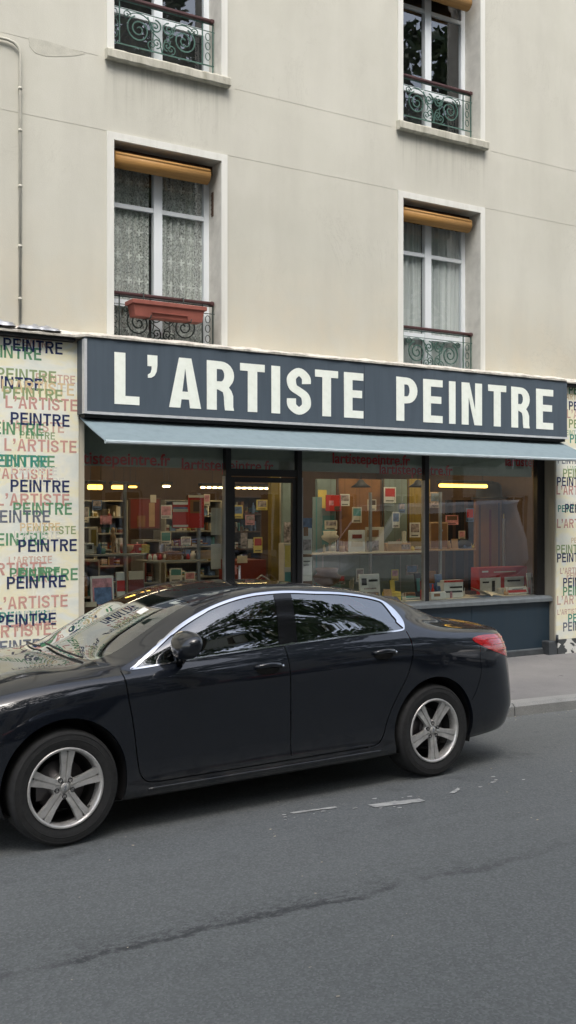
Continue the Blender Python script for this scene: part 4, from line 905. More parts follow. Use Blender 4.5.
spots = [(84, 515), (97, 505), (106, 520), (166, 512), (166, 538), (186, 541), (207, 500), (238, 512), (250, 520), (262, 505), (244, 540), (258, 545), (286, 500), (289, 530), (318, 520), (331, 525), (345, 500), (357, 515), (372, 505), (390, 495), (396, 520), (402, 508), (415, 530), (360, 575), (340, 580), (395, 575), (412, 570), (452, 520), (462, 535), (470, 515), (508, 520), (514, 540), (509, 560), (524, 520), (526, 545), (436, 500), (232, 570), (176, 575), (190, 578), (110, 592)]
cname = dict(white='white', cream='cream', blue='blue', pink='pink', print1='grey-brown', yellow='yellow', red='red', teal='teal')
for k, (px, py) in enumerate(spots):
    a_ = rn.choice(('white', 'cream', 'print1', 'cream', 'blue', 'pink', 'yellow')); b_ = rn.choice(('print1', 'blue', 'red', 'teal', 'pink', 'dwood', 'print1')); w_, h__ = rn.uniform(3, 6.5), rn.uniform(4, 8)
    place = 'on the left of the shop' if px < 225 else 'inside the door' if px < 298 else 'behind the middle pane' if px < 427 else 'behind the right pane'
    pt = item('pinned_print', '%s print sheet with %s image hanging %s' % (cname[a_], b_.replace('print1', 'mottled').replace('dwood', 'dark'), place), 'print', px - w_, py - h__, px + w_, py + h__, 10.72 if 313 < px < 427 and py > 556 else 10.92 if px > 298 else 11.6, .006, a_,
        (('image', .1, .9, rn.uniform(.25, .5), .92, b_), ('caption', .15, .8, .10, .16, 'blackplast')), group='print sheets hanging ' + place)
    b = MB(); h0 = at(px, py - h__, pt.location.y).z - pt.location.z; b.tube([(0, 0, h0), (0, 0, 2.93 - pt.location.z)], .0015, 4); b.build('string', M['dwood'], pt)
# strip lamps added out of view to brighten the shop, then the visible lamps
for lab, xa, xb, yy in (('unseen strip lamp added on the shop ceiling over the left window display', 3.8, 5.1, 10.35), ('unseen strip lamp added on the shop ceiling over the middle window display', 6.3, 7.8, 10.3), ('unseen strip lamp added on the shop ceiling over the right window display', 8.1, 9.6, 10.3), ('unseen strip lamp added on the shop ceiling inside the door', 5.3, 6.1, 11.4), ('unseen strip lamp added on the shop ceiling at the back left', 3.8, 5.2, 12.3), ('unseen strip lamp added on the shop ceiling at the back right', 8.0, 9.5, 12.0)):
    t = thing('ceiling_light', lab, 'light', ((xa + xb) / 2, yy, 2.86)); w = (xb - xa) / 2
    b = MB(); b.box(-w, w, -.06, .06, .03, .078, bev=.01); b.build('housing', M['white'], t)
    b = MB(); b.box(-w + .03, w - .03, -.03, .03, -.005, .029, bev=.01); b.build('lit_tube', M['strip'], t)
def tube(label, px0, px1, py, Y, mat, th=.028, seg=1, thick=.05):
    a, c = at(px0, py, Y), at(px1, py, Y); t = thing('ceiling_light', label, 'light', ((a.x + c.x) / 2, Y, a.z))
    w = c.x - a.x; b = MB(); b.box(-w / 2 - .02, w / 2 + .02, -.05, .05, th + .012, th + .05, bev=.005); b.build('housing', M['blackplast'], t)
    for z in (-w * .35, w * .35):
        b = MB(); b.tube([(z, 0, th + .05), (z, 0, 2.94 - a.z)], .004, 4); b.build('hanger', M['blackplast'], t)
    for k in range(seg):
        x0 = -w / 2 + w * k / seg; b = MB(); b.box(x0 + .004, x0 + w / seg * (.92 if seg == 1 else .62), -.03, .03, -thick / 2 + .01, th, bev=.01); b.build('lit_tube', M[mat], t)
tube('long yellow lit tube behind the right pane', 440, 490, 486, 10.7, 'tube', .03, 1, .05)
tube('leftmost of the small lit panels behind the left pane', 88, 103, 487.5, 12.2, 'tube', .035, 1, .07)
tube('middle one of the small lit panels behind the left pane', 112, 126, 487.5, 12.6, 'tube', .03, 1, .06)
tube('third small lit panel from the left, behind the left pane', 129, 137, 487, 13.0, 'tube', .015, 1, .04)
tube('small round-ended lit lamp behind the figure painting', 163, 170, 486.5, 12.6, 'tube2', .015, 1, .04)
tube('long row of little lit spots running across to the door', 201, 276, 487.5, 13.0, 'tube2', .012, 13, .04)
tube('short white lit spot at the far right of the shop', 507, 513, 491, 12.0, 'tube2', .008, 1, .03)

# ================================================================== THE PARKED CAR
L = 4.79
LINES = [  # longitudinal feature lines: (s, half width, z)
 [(0, .66, .26), (.5, .70, .21), (4.2, .70, .23), (L, .70, .27)],
 [(0, .78, .25), (.5, .84, .20), (1.5, .862, .19), (3.3, .862, .19), (4.2, .85, .22), (L, .83, .27)],
 [(0, .83, .30), (.5, .885, .26), (1.5, .905, .245), (3.3, .905, .245), (4.2, .893, .29), (L, .86, .33)],
 [(0, .86, .42), (.5, .90, .40), (.98, .918, .40), (1.5, .890, .33), (2.4, .880, .325), (3.3, .892, .33), (3.81, .920, .42), (4.4, .905, .44), (L, .88, .45)],
 [(0, .87, .56), (.5, .905, .60), (.98, .925, .62), (1.5, .909, .60), (2.4, .900, .60), (3.3, .908, .62), (3.81, .926, .64), (4.4, .905, .62), (L, .87, .60)],
 [(0, .80, .66), (.4, .87, .74), (.98, .915, .81), (1.5, .915, .83), (2.4, .914, .85), (3.3, .917, .88), (3.81, .922, .89), (4.4, .895, .87), (L, .86, .80)],
 [(0, .76, .68), (.4, .83, .80), (.98, .878, .90), (1.35, .888, .92), (2.4, .890, .955), (3.3, .893, .985), (3.81, .894, .985), (4.4, .865, .958), (L, .83, .915)],
 [(0, .70, .70), (.4, .76, .845), (.98, .80, .945), (1.35, .835, .955), (1.9, .85, .99), (2.4, .85, 1.018), (3.3, .85, 1.05), (3.7, .85, 1.05), (4.1, .83, 1.032), (4.5, .80, 1.008), (L, .78, .968)],
 [(0, .60, .715), (.4, .66, .87), (.98, .70, .975), (1.35, .775, .985), (1.6, .785, 1.06), (1.9, .785, 1.15), (2.4, .772, 1.215), (2.9, .765, 1.225), (3.3, .765, 1.205), (3.7, .745, 1.15), (4.0, .69, 1.092), (4.3, .67, 1.045), (4.5, .67, 1.028), (L, .65, .988)],
 [(0, .45, .73), (.4, .52, .885), (.98, .58, .995), (1.3, .70, .995), (1.5, .69, 1.06), (1.75, .665, 1.185), (2.0, .645, 1.30), (2.3, .635, 1.38), (2.6, .63, 1.408), (2.9, .63, 1.40), (3.2, .63, 1.37), (3.5, .62, 1.322), (3.8, .59, 1.24), (4.1, .555, 1.128), (4.3, .545, 1.068), (4.5, .53, 1.04), (L, .50, 1.002)],
 [(0, .25, .74), (.4, .3, .895), (.98, .36, 1.005), (1.15, .42, 1.01), (1.35, .48, 1.045), (1.6, .46, 1.175), (1.9, .44, 1.315), (2.2, .42, 1.395), (2.5, .42, 1.43), (2.8, .42, 1.43), (3.1, .42, 1.40), (3.4, .42, 1.35), (3.7, .42, 1.28), (4.0, .42, 1.183), (4.2, .42, 1.112), (4.32, .41, 1.08), (4.5, .40, 1.05), (L, .36, 1.012)],
 [(0, 0, .745), (.4, 0, .90), (.9, 0, 1.01), (1.08, 0, 1.02), (1.3, 0, 1.08), (1.6, 0, 1.22), (1.9, 0, 1.345), (2.2, 0, 1.415), (2.5, 0, 1.443), (2.8, 0, 1.443), (3.1, 0, 1.415), (3.4, 0, 1.365), (3.7, 0, 1.295), (4.0, 0, 1.195), (4.2, 0, 1.12), (4.32, 0, 1.085), (4.5, 0, 1.058), (4.7, 0, 1.035), (L, 0, 1.02)],
]
VK = np.array([0, .17, .24, .33, .58, .81, .93, 1.01, 1.20, 1.42, 1.64, 2.06]); VMAX = 2.06
def pchip(x, y, q):
    x = np.asarray(x, float); y = np.asarray(y, float); h_ = np.diff(x); d = np.diff(y) / h_; m = np.zeros_like(y)
    m[0], m[-1] = d[0], d[-1]
    for i in range(1, len(x) - 1):
        if d[i - 1] * d[i] > 0:
            w1, w2 = 2 * h_[i] + h_[i - 1], h_[i] + 2 * h_[i - 1]; m[i] = (w1 + w2) / (w1 / d[i - 1] + w2 / d[i])
    k = np.clip(np.searchsorted(x, q) - 1, 0, len(x) - 2); t = (q - x[k]) / h_[k]; H = h_[k]
    return (2 * t**3 - 3 * t**2 + 1) * y[k] + (t**3 - 2 * t**2 + t) * H * m[k] + (-2 * t**3 + 3 * t**2) * y[k + 1] + (t**3 - t**2) * H * m[k + 1]
def blur(A, sig, axis, mode_lo, mode_hi):
    n = int(3 * sig) + 1; ker = np.exp(-.5 * (np.arange(-n, n + 1) / sig) ** 2); ker /= ker.sum(); A = np.moveaxis(A, axis, 0)
    def pad(mode, edge, inner):
        if mode == 'lin': return 2 * edge - inner
        if mode == 'anti': return -inner
        return inner
    lo = pad(mode_lo, A[0], A[1:n + 1][::-1]); hi = pad(mode_hi, A[-1], A[-n - 1:-1][::-1]); B = np.concatenate([lo, A, hi])
    return np.moveaxis(sum(ker[i] * B[i:i + len(A)] for i in range(2 * n + 1)), 0, axis)
DS = .01; SG = np.arange(0, L + DS / 2, DS); VG = np.arange(0, VMAX + .005, .01); VG[-1] = VMAX
hw_l = np.array([pchip([p[0] for p in ln], [p[1] for p in ln], SG) for ln in LINES]); z_l = np.array([pchip([p[0] for p in ln], [p[2] for p in ln], SG) for ln in LINES])
hw_l = blur(hw_l, 6, 1, 'lin', 'lin'); z_l = blur(z_l, 5, 1, 'lin', 'lin')
HWT = np.array([pchip(VK, hw_l[:, i], VG) for i in range(len(SG))]); ZT = np.array([pchip(VK, z_l[:, i], VG) for i in range(len(SG))])
HWT = blur(HWT, 1.7, 1, 'lin', 'anti'); ZT = blur(ZT, 1.7, 1, 'lin', 'even')
def bil(T, s, v):
    a = np.clip(s / DS, 0, len(SG) - 1.0001); c = np.clip(v / .01, 0, len(VG) - 1.0001); i, j = a.astype(int), c.astype(int); fa, fc = a - i, c - j
    return (T[i, j] * (1 - fa) + T[i + 1, j] * fa) * (1 - fc) + (T[i, j + 1] * (1 - fa) + T[i + 1, j + 1] * fa) * fc
def body_pt(s, v, off=0.0):
    """near-side surface in car space: x back along the car, y towards the camera is negative"""
    s = np.asarray(s, float); v = np.asarray(v, float); hw, z = bil(HWT, s, v), bil(ZT, s, v)
    t = np.clip((s - 3.8) / (L - 3.8), 0, 1); hw = hw * (1 - t ** 9) ** (1 / 2.5)
    t = np.clip((.95 - s) / .95, 0, 1); hw = hw * (1 - t ** 4) ** (1 / 2.2)
    tk = np.clip((s - 4.05) / (L - 4.05), 0, 1)
    dt = np.interp(z, [.2, .3, .42, .55, .7, .85, .95, 1.05, 1.1], [.13, .05, .0, 0, .015, .045, .07, .09, .09])
    fk = np.clip((.6 - s) / .6, 0, 1); df = np.interp(z, [.2, .35, .5, .65, .75], [.06, .0, .0, .06, .12])
    lip = .016 * np.exp(-((s - 4.70) / .05) ** 2) * (v > 1.0)
    return np.stack([s + np.maximum(s - 4.15, 0) * .11 - dt * tk ** 2 + df * fk ** 2 - 2.4, -hw, z + lip], -1)
def body_n(s, v):
    e = .012; s = np.clip(s, .001, L - .001)
    a = body_pt(np.minimum(s + e, L), v) - body_pt(np.maximum(s - e, 0), v); c = body_pt(s, np.minimum(v + e, VMAX)) - body_pt(s, np.maximum(v - e, 0))
    n = np.cross(a, c); ln = np.linalg.norm(n, axis=-1, keepdims=True); n = n / np.maximum(ln, 1e-12)
    top = v > VMAX - .006; n[top, 1] = 0; n /= np.maximum(np.linalg.norm(n, axis=-1, keepdims=True), 1e-9)
    return n
def v_of(s, z, vmax=1.45):
    """parameter v where the section at s reaches height z on the flank"""
    i = min(len(SG) - 1, max(0, int(round(s / DS)))); k = int(vmax / .01); zz = ZT[i, 17:k]
    if z <= zz[0]: return max(-.05, .17 - (zz[0] - z) * 3)
    j = int(np.argmax(zz >= z)) if (zz >= z).any() else len(zz) - 1
    if j == 0: return .17
    f = (z - zz[j - 1]) / max(1e-6, zz[j] - zz[j - 1]); return (17 + j - 1 + f) * .01
def resample(pts, step, closed=True):
    out = []; n = len(pts)
    for i in range(n if closed else n - 1):
        a, c = Vector(pts[i]), Vector(pts[(i + 1) % n]); k = max(1, int(round((c - a).length / step)))
        out += [tuple(a.lerp(c, j / k)) for j in range(k)]
    if not closed: out.append(tuple(pts[-1]))
    return out
def smooth_loop(pts, n=6, closed=True):
    out = []; N = len(pts)
    for i in range(N if closed else N - 1):
        p0, p1, p2, p3 = [Vector(pts[(i + k) % N] if closed else pts[min(max(i + k, 0), N - 1)]) for k in (-1, 0, 1, 2)]
        for k in range(n):
            u = k / n; out.append(tuple(.5 * (2 * p1 + (p2 - p0) * u + (2 * p0 - 5 * p1 + 4 * p2 - p3) * u * u + (3 * p1 - p0 - 3 * p2 + p3) * u ** 3)))
    if not closed: out.append(tuple(pts[-1]))
    return out
def offset_loop(pts, ds):
    """shrink a closed counter-clockwise loop inward by ds (number or per-point list)"""
    N = len(pts); out = []
    for i in range(N):
        p, q, r = Vector(pts[i - 1]), Vector(pts[i]), Vector(pts[(i + 1) % N]); t = (q - p).normalized() + (r - q).normalized()
        if t.length < 1e-6: t = r - q
        t.normalize(); nn = Vector((-t.y, t.x)); d = ds[i] if isinstance(ds, list) else ds; out.append(tuple(q + nn * d))
    return out
SV = lambda pts: [(s, v_of(s, z)) for s, z in pts]
# side glass outline (s, z), counter-clockwise seen with s to the right and z up
bot = [(1.435, .962), (1.7, .982), (1.95, 1.0), (2.25, 1.017), (2.6, 1.034), (3.0, 1.05), (3.35, 1.060), (3.55, 1.064)]
top = [(3.60, 1.085), (3.622, 1.145), (3.59, 1.215), (3.505, 1.278), (3.36, 1.318), (3.13, 1.352), (2.9, 1.368), (2.65, 1.383), (2.4, 1.374), (2.2, 1.340), (2.0, 1.278), (1.8, 1.187), (1.6, 1.07), (1.475, .995)]
DLO = resample(smooth_loop(bot + top, 5), .03)
wid = []
for s, z in DLO:
    low = z < .98 + (s - 1.4) * .045; w = .009 if low else .0145
    if s > 3.50 and not low: w = .0145 + .052 * min(1, (s - 3.50) / .09)
    wid.append(w)
DLI = offset_loop(DLO, wid)
BP = [(2.475, .95), (2.625, .95), (2.76, 1.45), (2.625, 1.45)]          # black pillar between the doors
def arch(cx, cz, r, n=40): return [(cx + r * math.cos(a), cz + r * math.sin(a)) for a in [PI * 1.12 - PI * 1.24 * i / n for i in range(n + 1)]][::-1]
AF, AR = arch(.98, .345, .385), arch(3.805, .345, .378)
def shut(path, w=.0075):
    P_ = [Vector(p) for p in resample(path, .03, False)]; Lf, Rt = [], []
    for i, p in enumerate(P_):
        t = (P_[min(i + 1, len(P_) - 1)] - P_[max(i - 1, 0)]).normalized(); nn = Vector((-t.y, t.x)); Lf.append(tuple(p + nn * w / 2)); Rt.append(tuple(p - nn * w / 2))
    return Lf + Rt[::-1]
dfront = smooth_loop([(1.36, .960), (1.365, .85), (1.40, .65), (1.43, .45), (1.455, .34), (1.50, .293), (1.58, .283)], 5, False)
dmid = smooth_loop([(2.535, 1.03), (2.535, .9), (2.54, .7), (2.55, .45), (2.555, .29)], 5, False)
drear = smooth_loop([(3.60, 1.06), (3.605, .98), (3.59, .88), (3.545, .76), (3.48, .66), (3.41, .55), (3.36, .44), (3.33, .35), (3.28, .30), (3.20, .287)], 5, False)
dbot = smooth_loop([(1.58, .283), (2.1, .283), (2.7, .284), (3.20, .287)], 6, False)
GAPS = [shut(p) for p in (dfront[:-1] + dbot, dmid[:-1], drear[:-1])]
GAPS.append(shut(smooth_loop([(4.275, .915), (4.26, .82), (4.265, .72), (4.22, .60), (4.17, .52)], 5, False), .004))
GAPS.append(shut(smooth_loop([(.42, .72), (.50, .66), (.61, .62)], 4, False), .004))
DOORF = [tuple(p) for p in dfront + dbot[1:12]] ; 
FD = dfront + [(2.55, .283)] + dmid[::-1] ; RD = [(2.555, .286)] + [(3.20, .287)] + drear[::-1] + dmid
TAIL = smooth_loop([(4.215, .965), (4.26, .925), (4.40, .865), (4.58, .805), (4.74, .775), (4.784, .79), (4.786, .90), (4.76, .950), (4.6, .972), (4.42, .982), (4.29, .982)], 4)
def SVL(loop): return SV(loop)
# windscreen and back window directly in (s, v)
WS = [(1.375, 1.53)] + [(1.45 + .07 * i, 1.525) for i in range(8)] + [(2.0, 1.54), (1.985, 1.7), (1.97, 1.9), (1.965, 2.2)] + [(1.12, 2.2), (1.125, 2.0), (1.15, 1.85), (1.2, 1.66), (1.28, 1.53)]
RW = [(3.38, 1.50), (3.6, 1.47), (3.85, 1.47), (4.02, 1.50), (4.06, 1.6), (4.075, 1.8), (4.08, 2.2), (3.31, 2.2), (3.315, 1.9), (3.33, 1.65)]
HEAD = [(.06, .72), (.06, .88), (.2, .93), (.38, .97), (.42, 1.0), (.3, 1.05), (.12, 1.10), (.05, 1.06)]
polys = dict(dlo=SV(DLO), dli=SV(DLI), bp=SV(BP), af=SV(AF), ar=SV(AR), fd=SV(FD), rd=SV(RD), tail=SV(TAIL), ws=WS, rw=RW, head=HEAD)
gaps = [SV(g_) for g_ in GAPS] + [shut([(1.10, 2.2), (1.10, 1.95), (1.14, 1.75), (1.22, 1.58), (1.28, 1.50), (1.15, 1.25), (.7, 1.2), (.35, 1.2)], .005), shut([(4.10, 2.2), (4.095, 1.7), (4.09, 1.48), (4.13, 1.32), (4.3, 1.22), (4.6, 1.14), (4.74, 1.10)], .005)]
# conforming triangulation of the half body
NU = np.concatenate([L - (L - 4.2) * (1 - np.sin(np.linspace(0, PI / 2, 34)))[::-1][::-1], np.arange(.45, 4.19, .032), .45 * (1 - np.cos(np.linspace(0, PI / 2, 16)))])
NU = np.unique(np.round(NU, 4)); NV = np.unique(np.round(np.concatenate([np.arange(0, VMAX - .02, .036), [VMAX]]), 4))
pts, edges = [], []
def add_loop(lp, step=.03):
    lp = resample(lp, step); b0 = len(pts); pts.extend(lp); edges.extend([(b0 + i, b0 + (i + 1) % len(lp)) for i in range(len(lp))])
for k in ('dlo', 'dli', 'bp', 'af', 'ar', 'tail', 'ws', 'rw', 'head'): add_loop(polys[k])
for g_ in gaps: add_loop(g_, .05)
cons = np.array(pts)
grid = np.array([(s, v) for s in NU for v in NV]); keep = np.ones(len(grid), bool)
for k0 in range(0, len(cons), 200):
    d = np.abs(grid[:, None, :] - cons[None, k0:k0 + 200, :]); keep &= ~((d[..., 0] ** 2 + d[..., 1] ** 2) < .007 ** 2).any(1)
edgept = (grid[:, 0] <= 1e-6) | (grid[:, 0] >= L - 1e-4) | (grid[:, 1] <= 1e-6) | (grid[:, 1] >= VMAX - 1e-4)
grid = grid[keep | edgept]; pts += [tuple(p) for p in grid]
b0 = len(pts); fr = [(0, 0), (L, 0), (L, VMAX), (0, VMAX)]; fr = resample(fr, .036); pts += fr; edges += [(b0 + i, b0 + (i + 1) % len(fr)) for i in range(len(fr))]
vo, eo, fo, _, _, _ = delaunay_2d_cdt([Vector(p) for p in pts], edges, [], 0, 2e-4)
V2 = np.array([(v.x, v.y) for v in vo]); T = np.array([f for f in fo if len(f) == 3]); C = V2[T].mean(1)
def inside(poly, Q):
    x, y = Q[:, 0], Q[:, 1]; r = np.zeros(len(Q), bool); n = len(poly); j = n - 1
    for i in range(n):
        xi, yi = poly[i]; xj, yj = poly[j]
        if yi != yj: r ^= ((yi > y) != (yj > y)) & (x < (xj - xi) * (y - yi) / (yj - yi) + xi)
        j = i
    return r
dom = (C[:, 0] > 0) & (C[:, 0] < L) & (C[:, 1] > 0) & (C[:, 1] < VMAX)
ins = {k: inside(p, C) for k, p in polys.items()}
gp = np.zeros(len(C), bool)
for g_ in gaps: gp |= inside(g_, C)
hole = ins['af'] | ins['ar']; reg = np.full(len(C), 'body', dtype=object)
reg[ins['fd']] = 'fdoor'; reg[ins['rd']] = 'rdoor'; reg[gp] = 'gap'; reg[ins['tail']] = 'tail'; reg[ins['head']] = 'head'
reg[ins['dlo']] = 'chrome'; reg[ins['dli']] = 'glass'; m_ = ins['dli'] & (C[:, 0] < 2.60); reg[m_] = 'fglass'; m_ = ins['dli'] & (C[:, 0] >= 2.60); reg[m_] = 'rglass'
reg[ins['dli'] & ins['bp']] = 'pillar'; reg[ins['ws']] = 'ws'; reg[ins['rw']] = 'rw'; reg[hole | ~dom] = 'none'
OFF = dict(body=0, fdoor=0, rdoor=0, gap=-.014, tail=.003, head=.003, chrome=.003, fglass=-.004, rglass=-.004, pillar=-.001, ws=-.002, rw=-.002)
S3 = body_pt(V2[:, 0], V2[:, 1]); N3 = body_n(V2[:, 0], V2[:, 1])
def region(keys, sides=(1, -1), off=None, thick=0.0):
    idx = np.where(np.isin(reg, keys))[0]; t = T[idx]; used, inv = np.unique(t, return_inverse=True); t = inv.reshape(-1, 3)
    o = OFF[keys[0]] if off is None else off; P_ = S3[used] + N3[used] * o; N_ = N3[used]; VV, FF, NN = [], [], []
    for sd in sides:
        b0 = len(VV) and sum(len(q) for q in VV); q = P_.copy(); nn = N_.copy(); q[:, 1] *= sd; nn[:, 1] *= sd; VV.append(q); NN.append(nn)
        FF += [[int(b0 + a) for a in (f if sd == 1 else f[::-1])] for f in t]
    return np.concatenate(VV), FF, np.concatenate(NN)
def build_region(name, keys, mat, parent, sides=(1, -1), off=None):
    Vv, F, N = region(keys, sides, off); me = bpy.data.meshes.new(name); me.from_pydata([tuple(v) for v in Vv], [], F); me.update()
    for p in me.polygons: p.use_smooth = True
    me.normals_split_custom_set_from_vertices([tuple(n) for n in N]); return link(name, me, M[mat] if isinstance(mat, str) else mat, parent)

th = R(2.9); mid = Vector((1.975, 5.70, 0)) + Vector((math.cos(th), math.sin(th), 0)) * (2.4 - .98) + Vector((-math.sin(th), math.cos(th), 0)) * .912
car = thing('parked_car', 'dark grey saloon car with chrome window strip parked at the kerb before the shop', 'car', tuple(mid), th)
car.rotation_euler.x = R(-1.4); car.location.z = -.02
body = build_region('body', ['body'], 'paint', car)
gapm = build_region('panel_gap', ['gap'], 'black', car)
# flanged rims of the wheel arches, and dark liners
def arch_parts(loop, nm):
    for sd in (1, -1):
        b = MB(); P0_ = []
        lp = [p for p in SV(loop) if p[1] > .0]
        a = body_pt(np.array([p[0] for p in lp]), np.array([p[1] for p in lp])); vs = []
        for q in a: vs += [(q[0], q[1] * sd, q[2]), (q[0], (q[1] + .035) * sd, q[2])]
        b.add(vs, [(2 * i, 2 * i + 2, 2 * i + 3, 2 * i + 1) for i in range(len(a) - 1)], 0, True); b.build('arch_flange', M['paint'], body)
for lp in (AF, AR): arch_parts(lp, 'arch')
for cx in (.98, 3.805):
    for sd in (1, -1):
        b = MB(); n = 28; r = .383; vs = []
        for i in range(n + 1):
            a = -.12 * PI + 1.24 * PI * i / n
            for y in (.885, .56): vs.append((cx - 2.4 + r * math.cos(a), -y * sd, .345 + r * math.sin(a)))
        b.add(vs, [(2 * i, 2 * i + 2, 2 * i + 3, 2 * i + 1) for i in range(n)], 0, True)
        b.add([(cx - 2.4 + r * math.cos(-.12 * PI + 1.24 * PI * i / n), -.56 * sd, .345 + r * math.sin(-.12 * PI + 1.24 * PI * i / n)) for i in range(n + 1)], [list(range(n + 1))]); b.build('wheel_arch_liner', M['blackplast'], car)
b = MB(); b.box(-2.0, 1.9, -.68, .68, .20, .24); b.box(-1.0, .98, -.84, .84, .205, .26); b.box(-1.95, -1.84, -.5, .5, .24, .55); b.box(-1.72, -1.12, -.52, .52, .24, .66); b.build('underbody', M['blackplast'], car)
# rocker sills under the doors
# doors with glass, handles
def door(key, gk, hs, hz, nm_label):
    for sd in (1, -1):
        d = build_region('door', [key], 'paint', car, (sd,))
        build_region('window', [gk], 'carglass', d, (sd,))
        # recessed grip and pull bar
        zc = hz; s0, s1 = hs; vv = [v_of(s, zc) for s in (s0, s1)]
        def q(s, z, o): v = v_of(s, z); p = body_pt(np.array([s]), np.array([v]))[0]; n_ = body_n(np.array([s]), np.array([v]))[0]; w = p + n_ * o; return (w[0], w[1] * sd, w[2])
        b = MB(); cx = (s0 + s1) / 2; k = 18
        ring = [q(cx - .005 + .085 * math.cos(2 * PI * i / k), zc - .012 + .033 * math.sin(2 * PI * i / k), .0015) for i in range(k)]; b.add(ring, [list(range(k))[::sd]]); b.build('handle_recess', M['blackgloss'], d)
        b = MB(); b.tube([q(s0, zc + .006, .004), q(s0 + .02, zc + .008, .028), q(cx, zc + .012, .036), q(s1 - .03, zc + .008, .030), q(s1, zc + .004, .006)], [.012, .015, .016, .015, .011], 10); b.build('handle', M['paint'], d)
        b = MB(); b.tube([q(s1 + .012, zc + .003, -.003), q(s1 + .012, zc + .003, .006)], .009, 10); b.build('lock', M['chrome'], d)
door('fdoor', 'fglass', (2.27, 2.47), .905, 'front'); door('rdoor', 'rglass', (3.235, 3.43), .925, 'rear')
for sd_ in (1, -1): build_region('window_strip', ['chrome'], 'chrome', car, (sd_,)); build_region('door_pillar', ['pillar'], 'blackgloss', car, (sd_,))
build_region('windscreen', ['ws'], 'carscreen', car); build_region('rear_window', ['rw'], 'carglass', car)
tl = build_region('tail_light', ['tail'], 'lamp', car, (1,)); tl2 = build_region('tail_light', ['tail'], 'lamp', car, (-1,))
hl = M['winglass']
build_region('headlight', ['head'], 'rim', car, (1,)); build_region('headlight', ['head'], 'rim', car, (-1,))
for par, sd in ((tl, 1), (tl2, -1)):                       # ribs inside the lens
    for k in range(3):
        b = MB(); pth = []
        for s in np.linspace(4.36 + .05 * k, 4.68, 12):
            z = .955 - .042 * k - .03 * (s - 4.3); v = v_of(float(s), float(z)); p = body_pt(np.array([s]), np.array([v]))[0] + body_n(np.array([s]), np.array([v]))[0] * .004; pth.append((p[0], p[1] * sd, p[2]))
        b.tube(pth, .0028, 5); b.build('light_rib', M['ribred'], par)
# beads in body paint added where the rocker edge should catch a highlight
for sd in (1, -1):
    b = MB(); pth = []
    for s in np.linspace(1.50, 3.30, 40):
        p = body_pt(np.array([s]), np.array([.245]))[0] + body_n(np.array([s]), np.array([.245]))[0] * .001; pth.append((p[0], p[1] * sd, p[2]))
    b.tube(pth, .007, 6); b.build('sill_highlight_bead', M['paint'], car)
# roof gutters
for sd in (1, -1):
    b = MB(); pth = []
    for s in np.linspace(2.05, 3.36, 30):
        p = body_pt(np.array([s]), np.array([1.50]))[0]; pth.append((p[0], p[1] * sd, p[2] + .0005))
    b.tube(pth, .005, 5); b.build('roof_seam', M['blackplast'], body)
# wipers
for y0, y1, sx in ((-.55, .05, 1.30), (.02, .60, 1.17)):
    b = MB(); pth = []
    for i in range(9):
        u = i / 8; y = y0 + (y1 - y0) * u; s = 1.175 + .07 * (abs(y) / .6) ** 2 + .05 * u; k = min(range(len(VG)), key=lambda j: abs(HWT[int(s / DS), j] - abs(y)) + (VG[j] < 1.2) * 9)
        pth.append((s - 2.4, y, ZT[int(s / DS), k] + .018))
    b.tube(pth, .007, 5); b.build('wiper', M['blackplast'], car)
# door mirrors
for sd in (1, -1):
    mr = MB(); cx, cy, cz = (1.735 if sd > 0 else 1.98) - 2.4, -(.995 if sd > 0 else .90) * sd, 1.10 if sd > 0 else 1.06; n1, n2 = 20, 12; vs = []
    for i in range(n1):
        a = 2 * PI * i / n1
        for j in range(n2 + 1):
            ph = -PI / 2 + PI * j / n2; ex = math.cos(ph); xx = math.sin(ph)
            vs.append((cx + xx * (.095 if xx < 0 else .06), cy - (.13 if sd > 0 else .09) * sd * ex ** .8 * math.copysign(abs(math.cos(a)) ** .65, math.cos(a)) * (1 + .16 * math.sin(a)), cz + .080 * ex ** .8 * math.copysign(abs(math.sin(a)) ** .85, math.sin(a)) * (1.05 + .25 * math.cos(a) * -1) + .012 * xx))
    mr.add(vs, [(i * (n2 + 1) + j, ((i + 1) % n1) * (n2 + 1) + j, ((i + 1) % n1) * (n2 + 1) + j + 1, i * (n2 + 1) + j + 1)[::sd] for i in range(n1) for j in range(n2)], 0, True)
    mo = mr.build('door_mirror', M['paint'], car)
    ax = 1.735 - 2.4; b = MB(); b.tube([(ax + .01, -.86 * sd, .985), (ax + .0, -.92 * sd, 1.01), (cx - .005, -.965 * sd if sd > 0 else .91, 1.05)], [.028, .022, .026], 10); b.build('mirror_arm', M['blackgloss'], mo)
    b = MB(); b.add([(cx + .052, cy - .085 * sd * math.cos(2 * PI * i / 16), cz + .05 * math.sin(2 * PI * i / 16)) for i in range(16)], [list(range(16))]); b.build('mirror_glass', M['chrome'], mo)
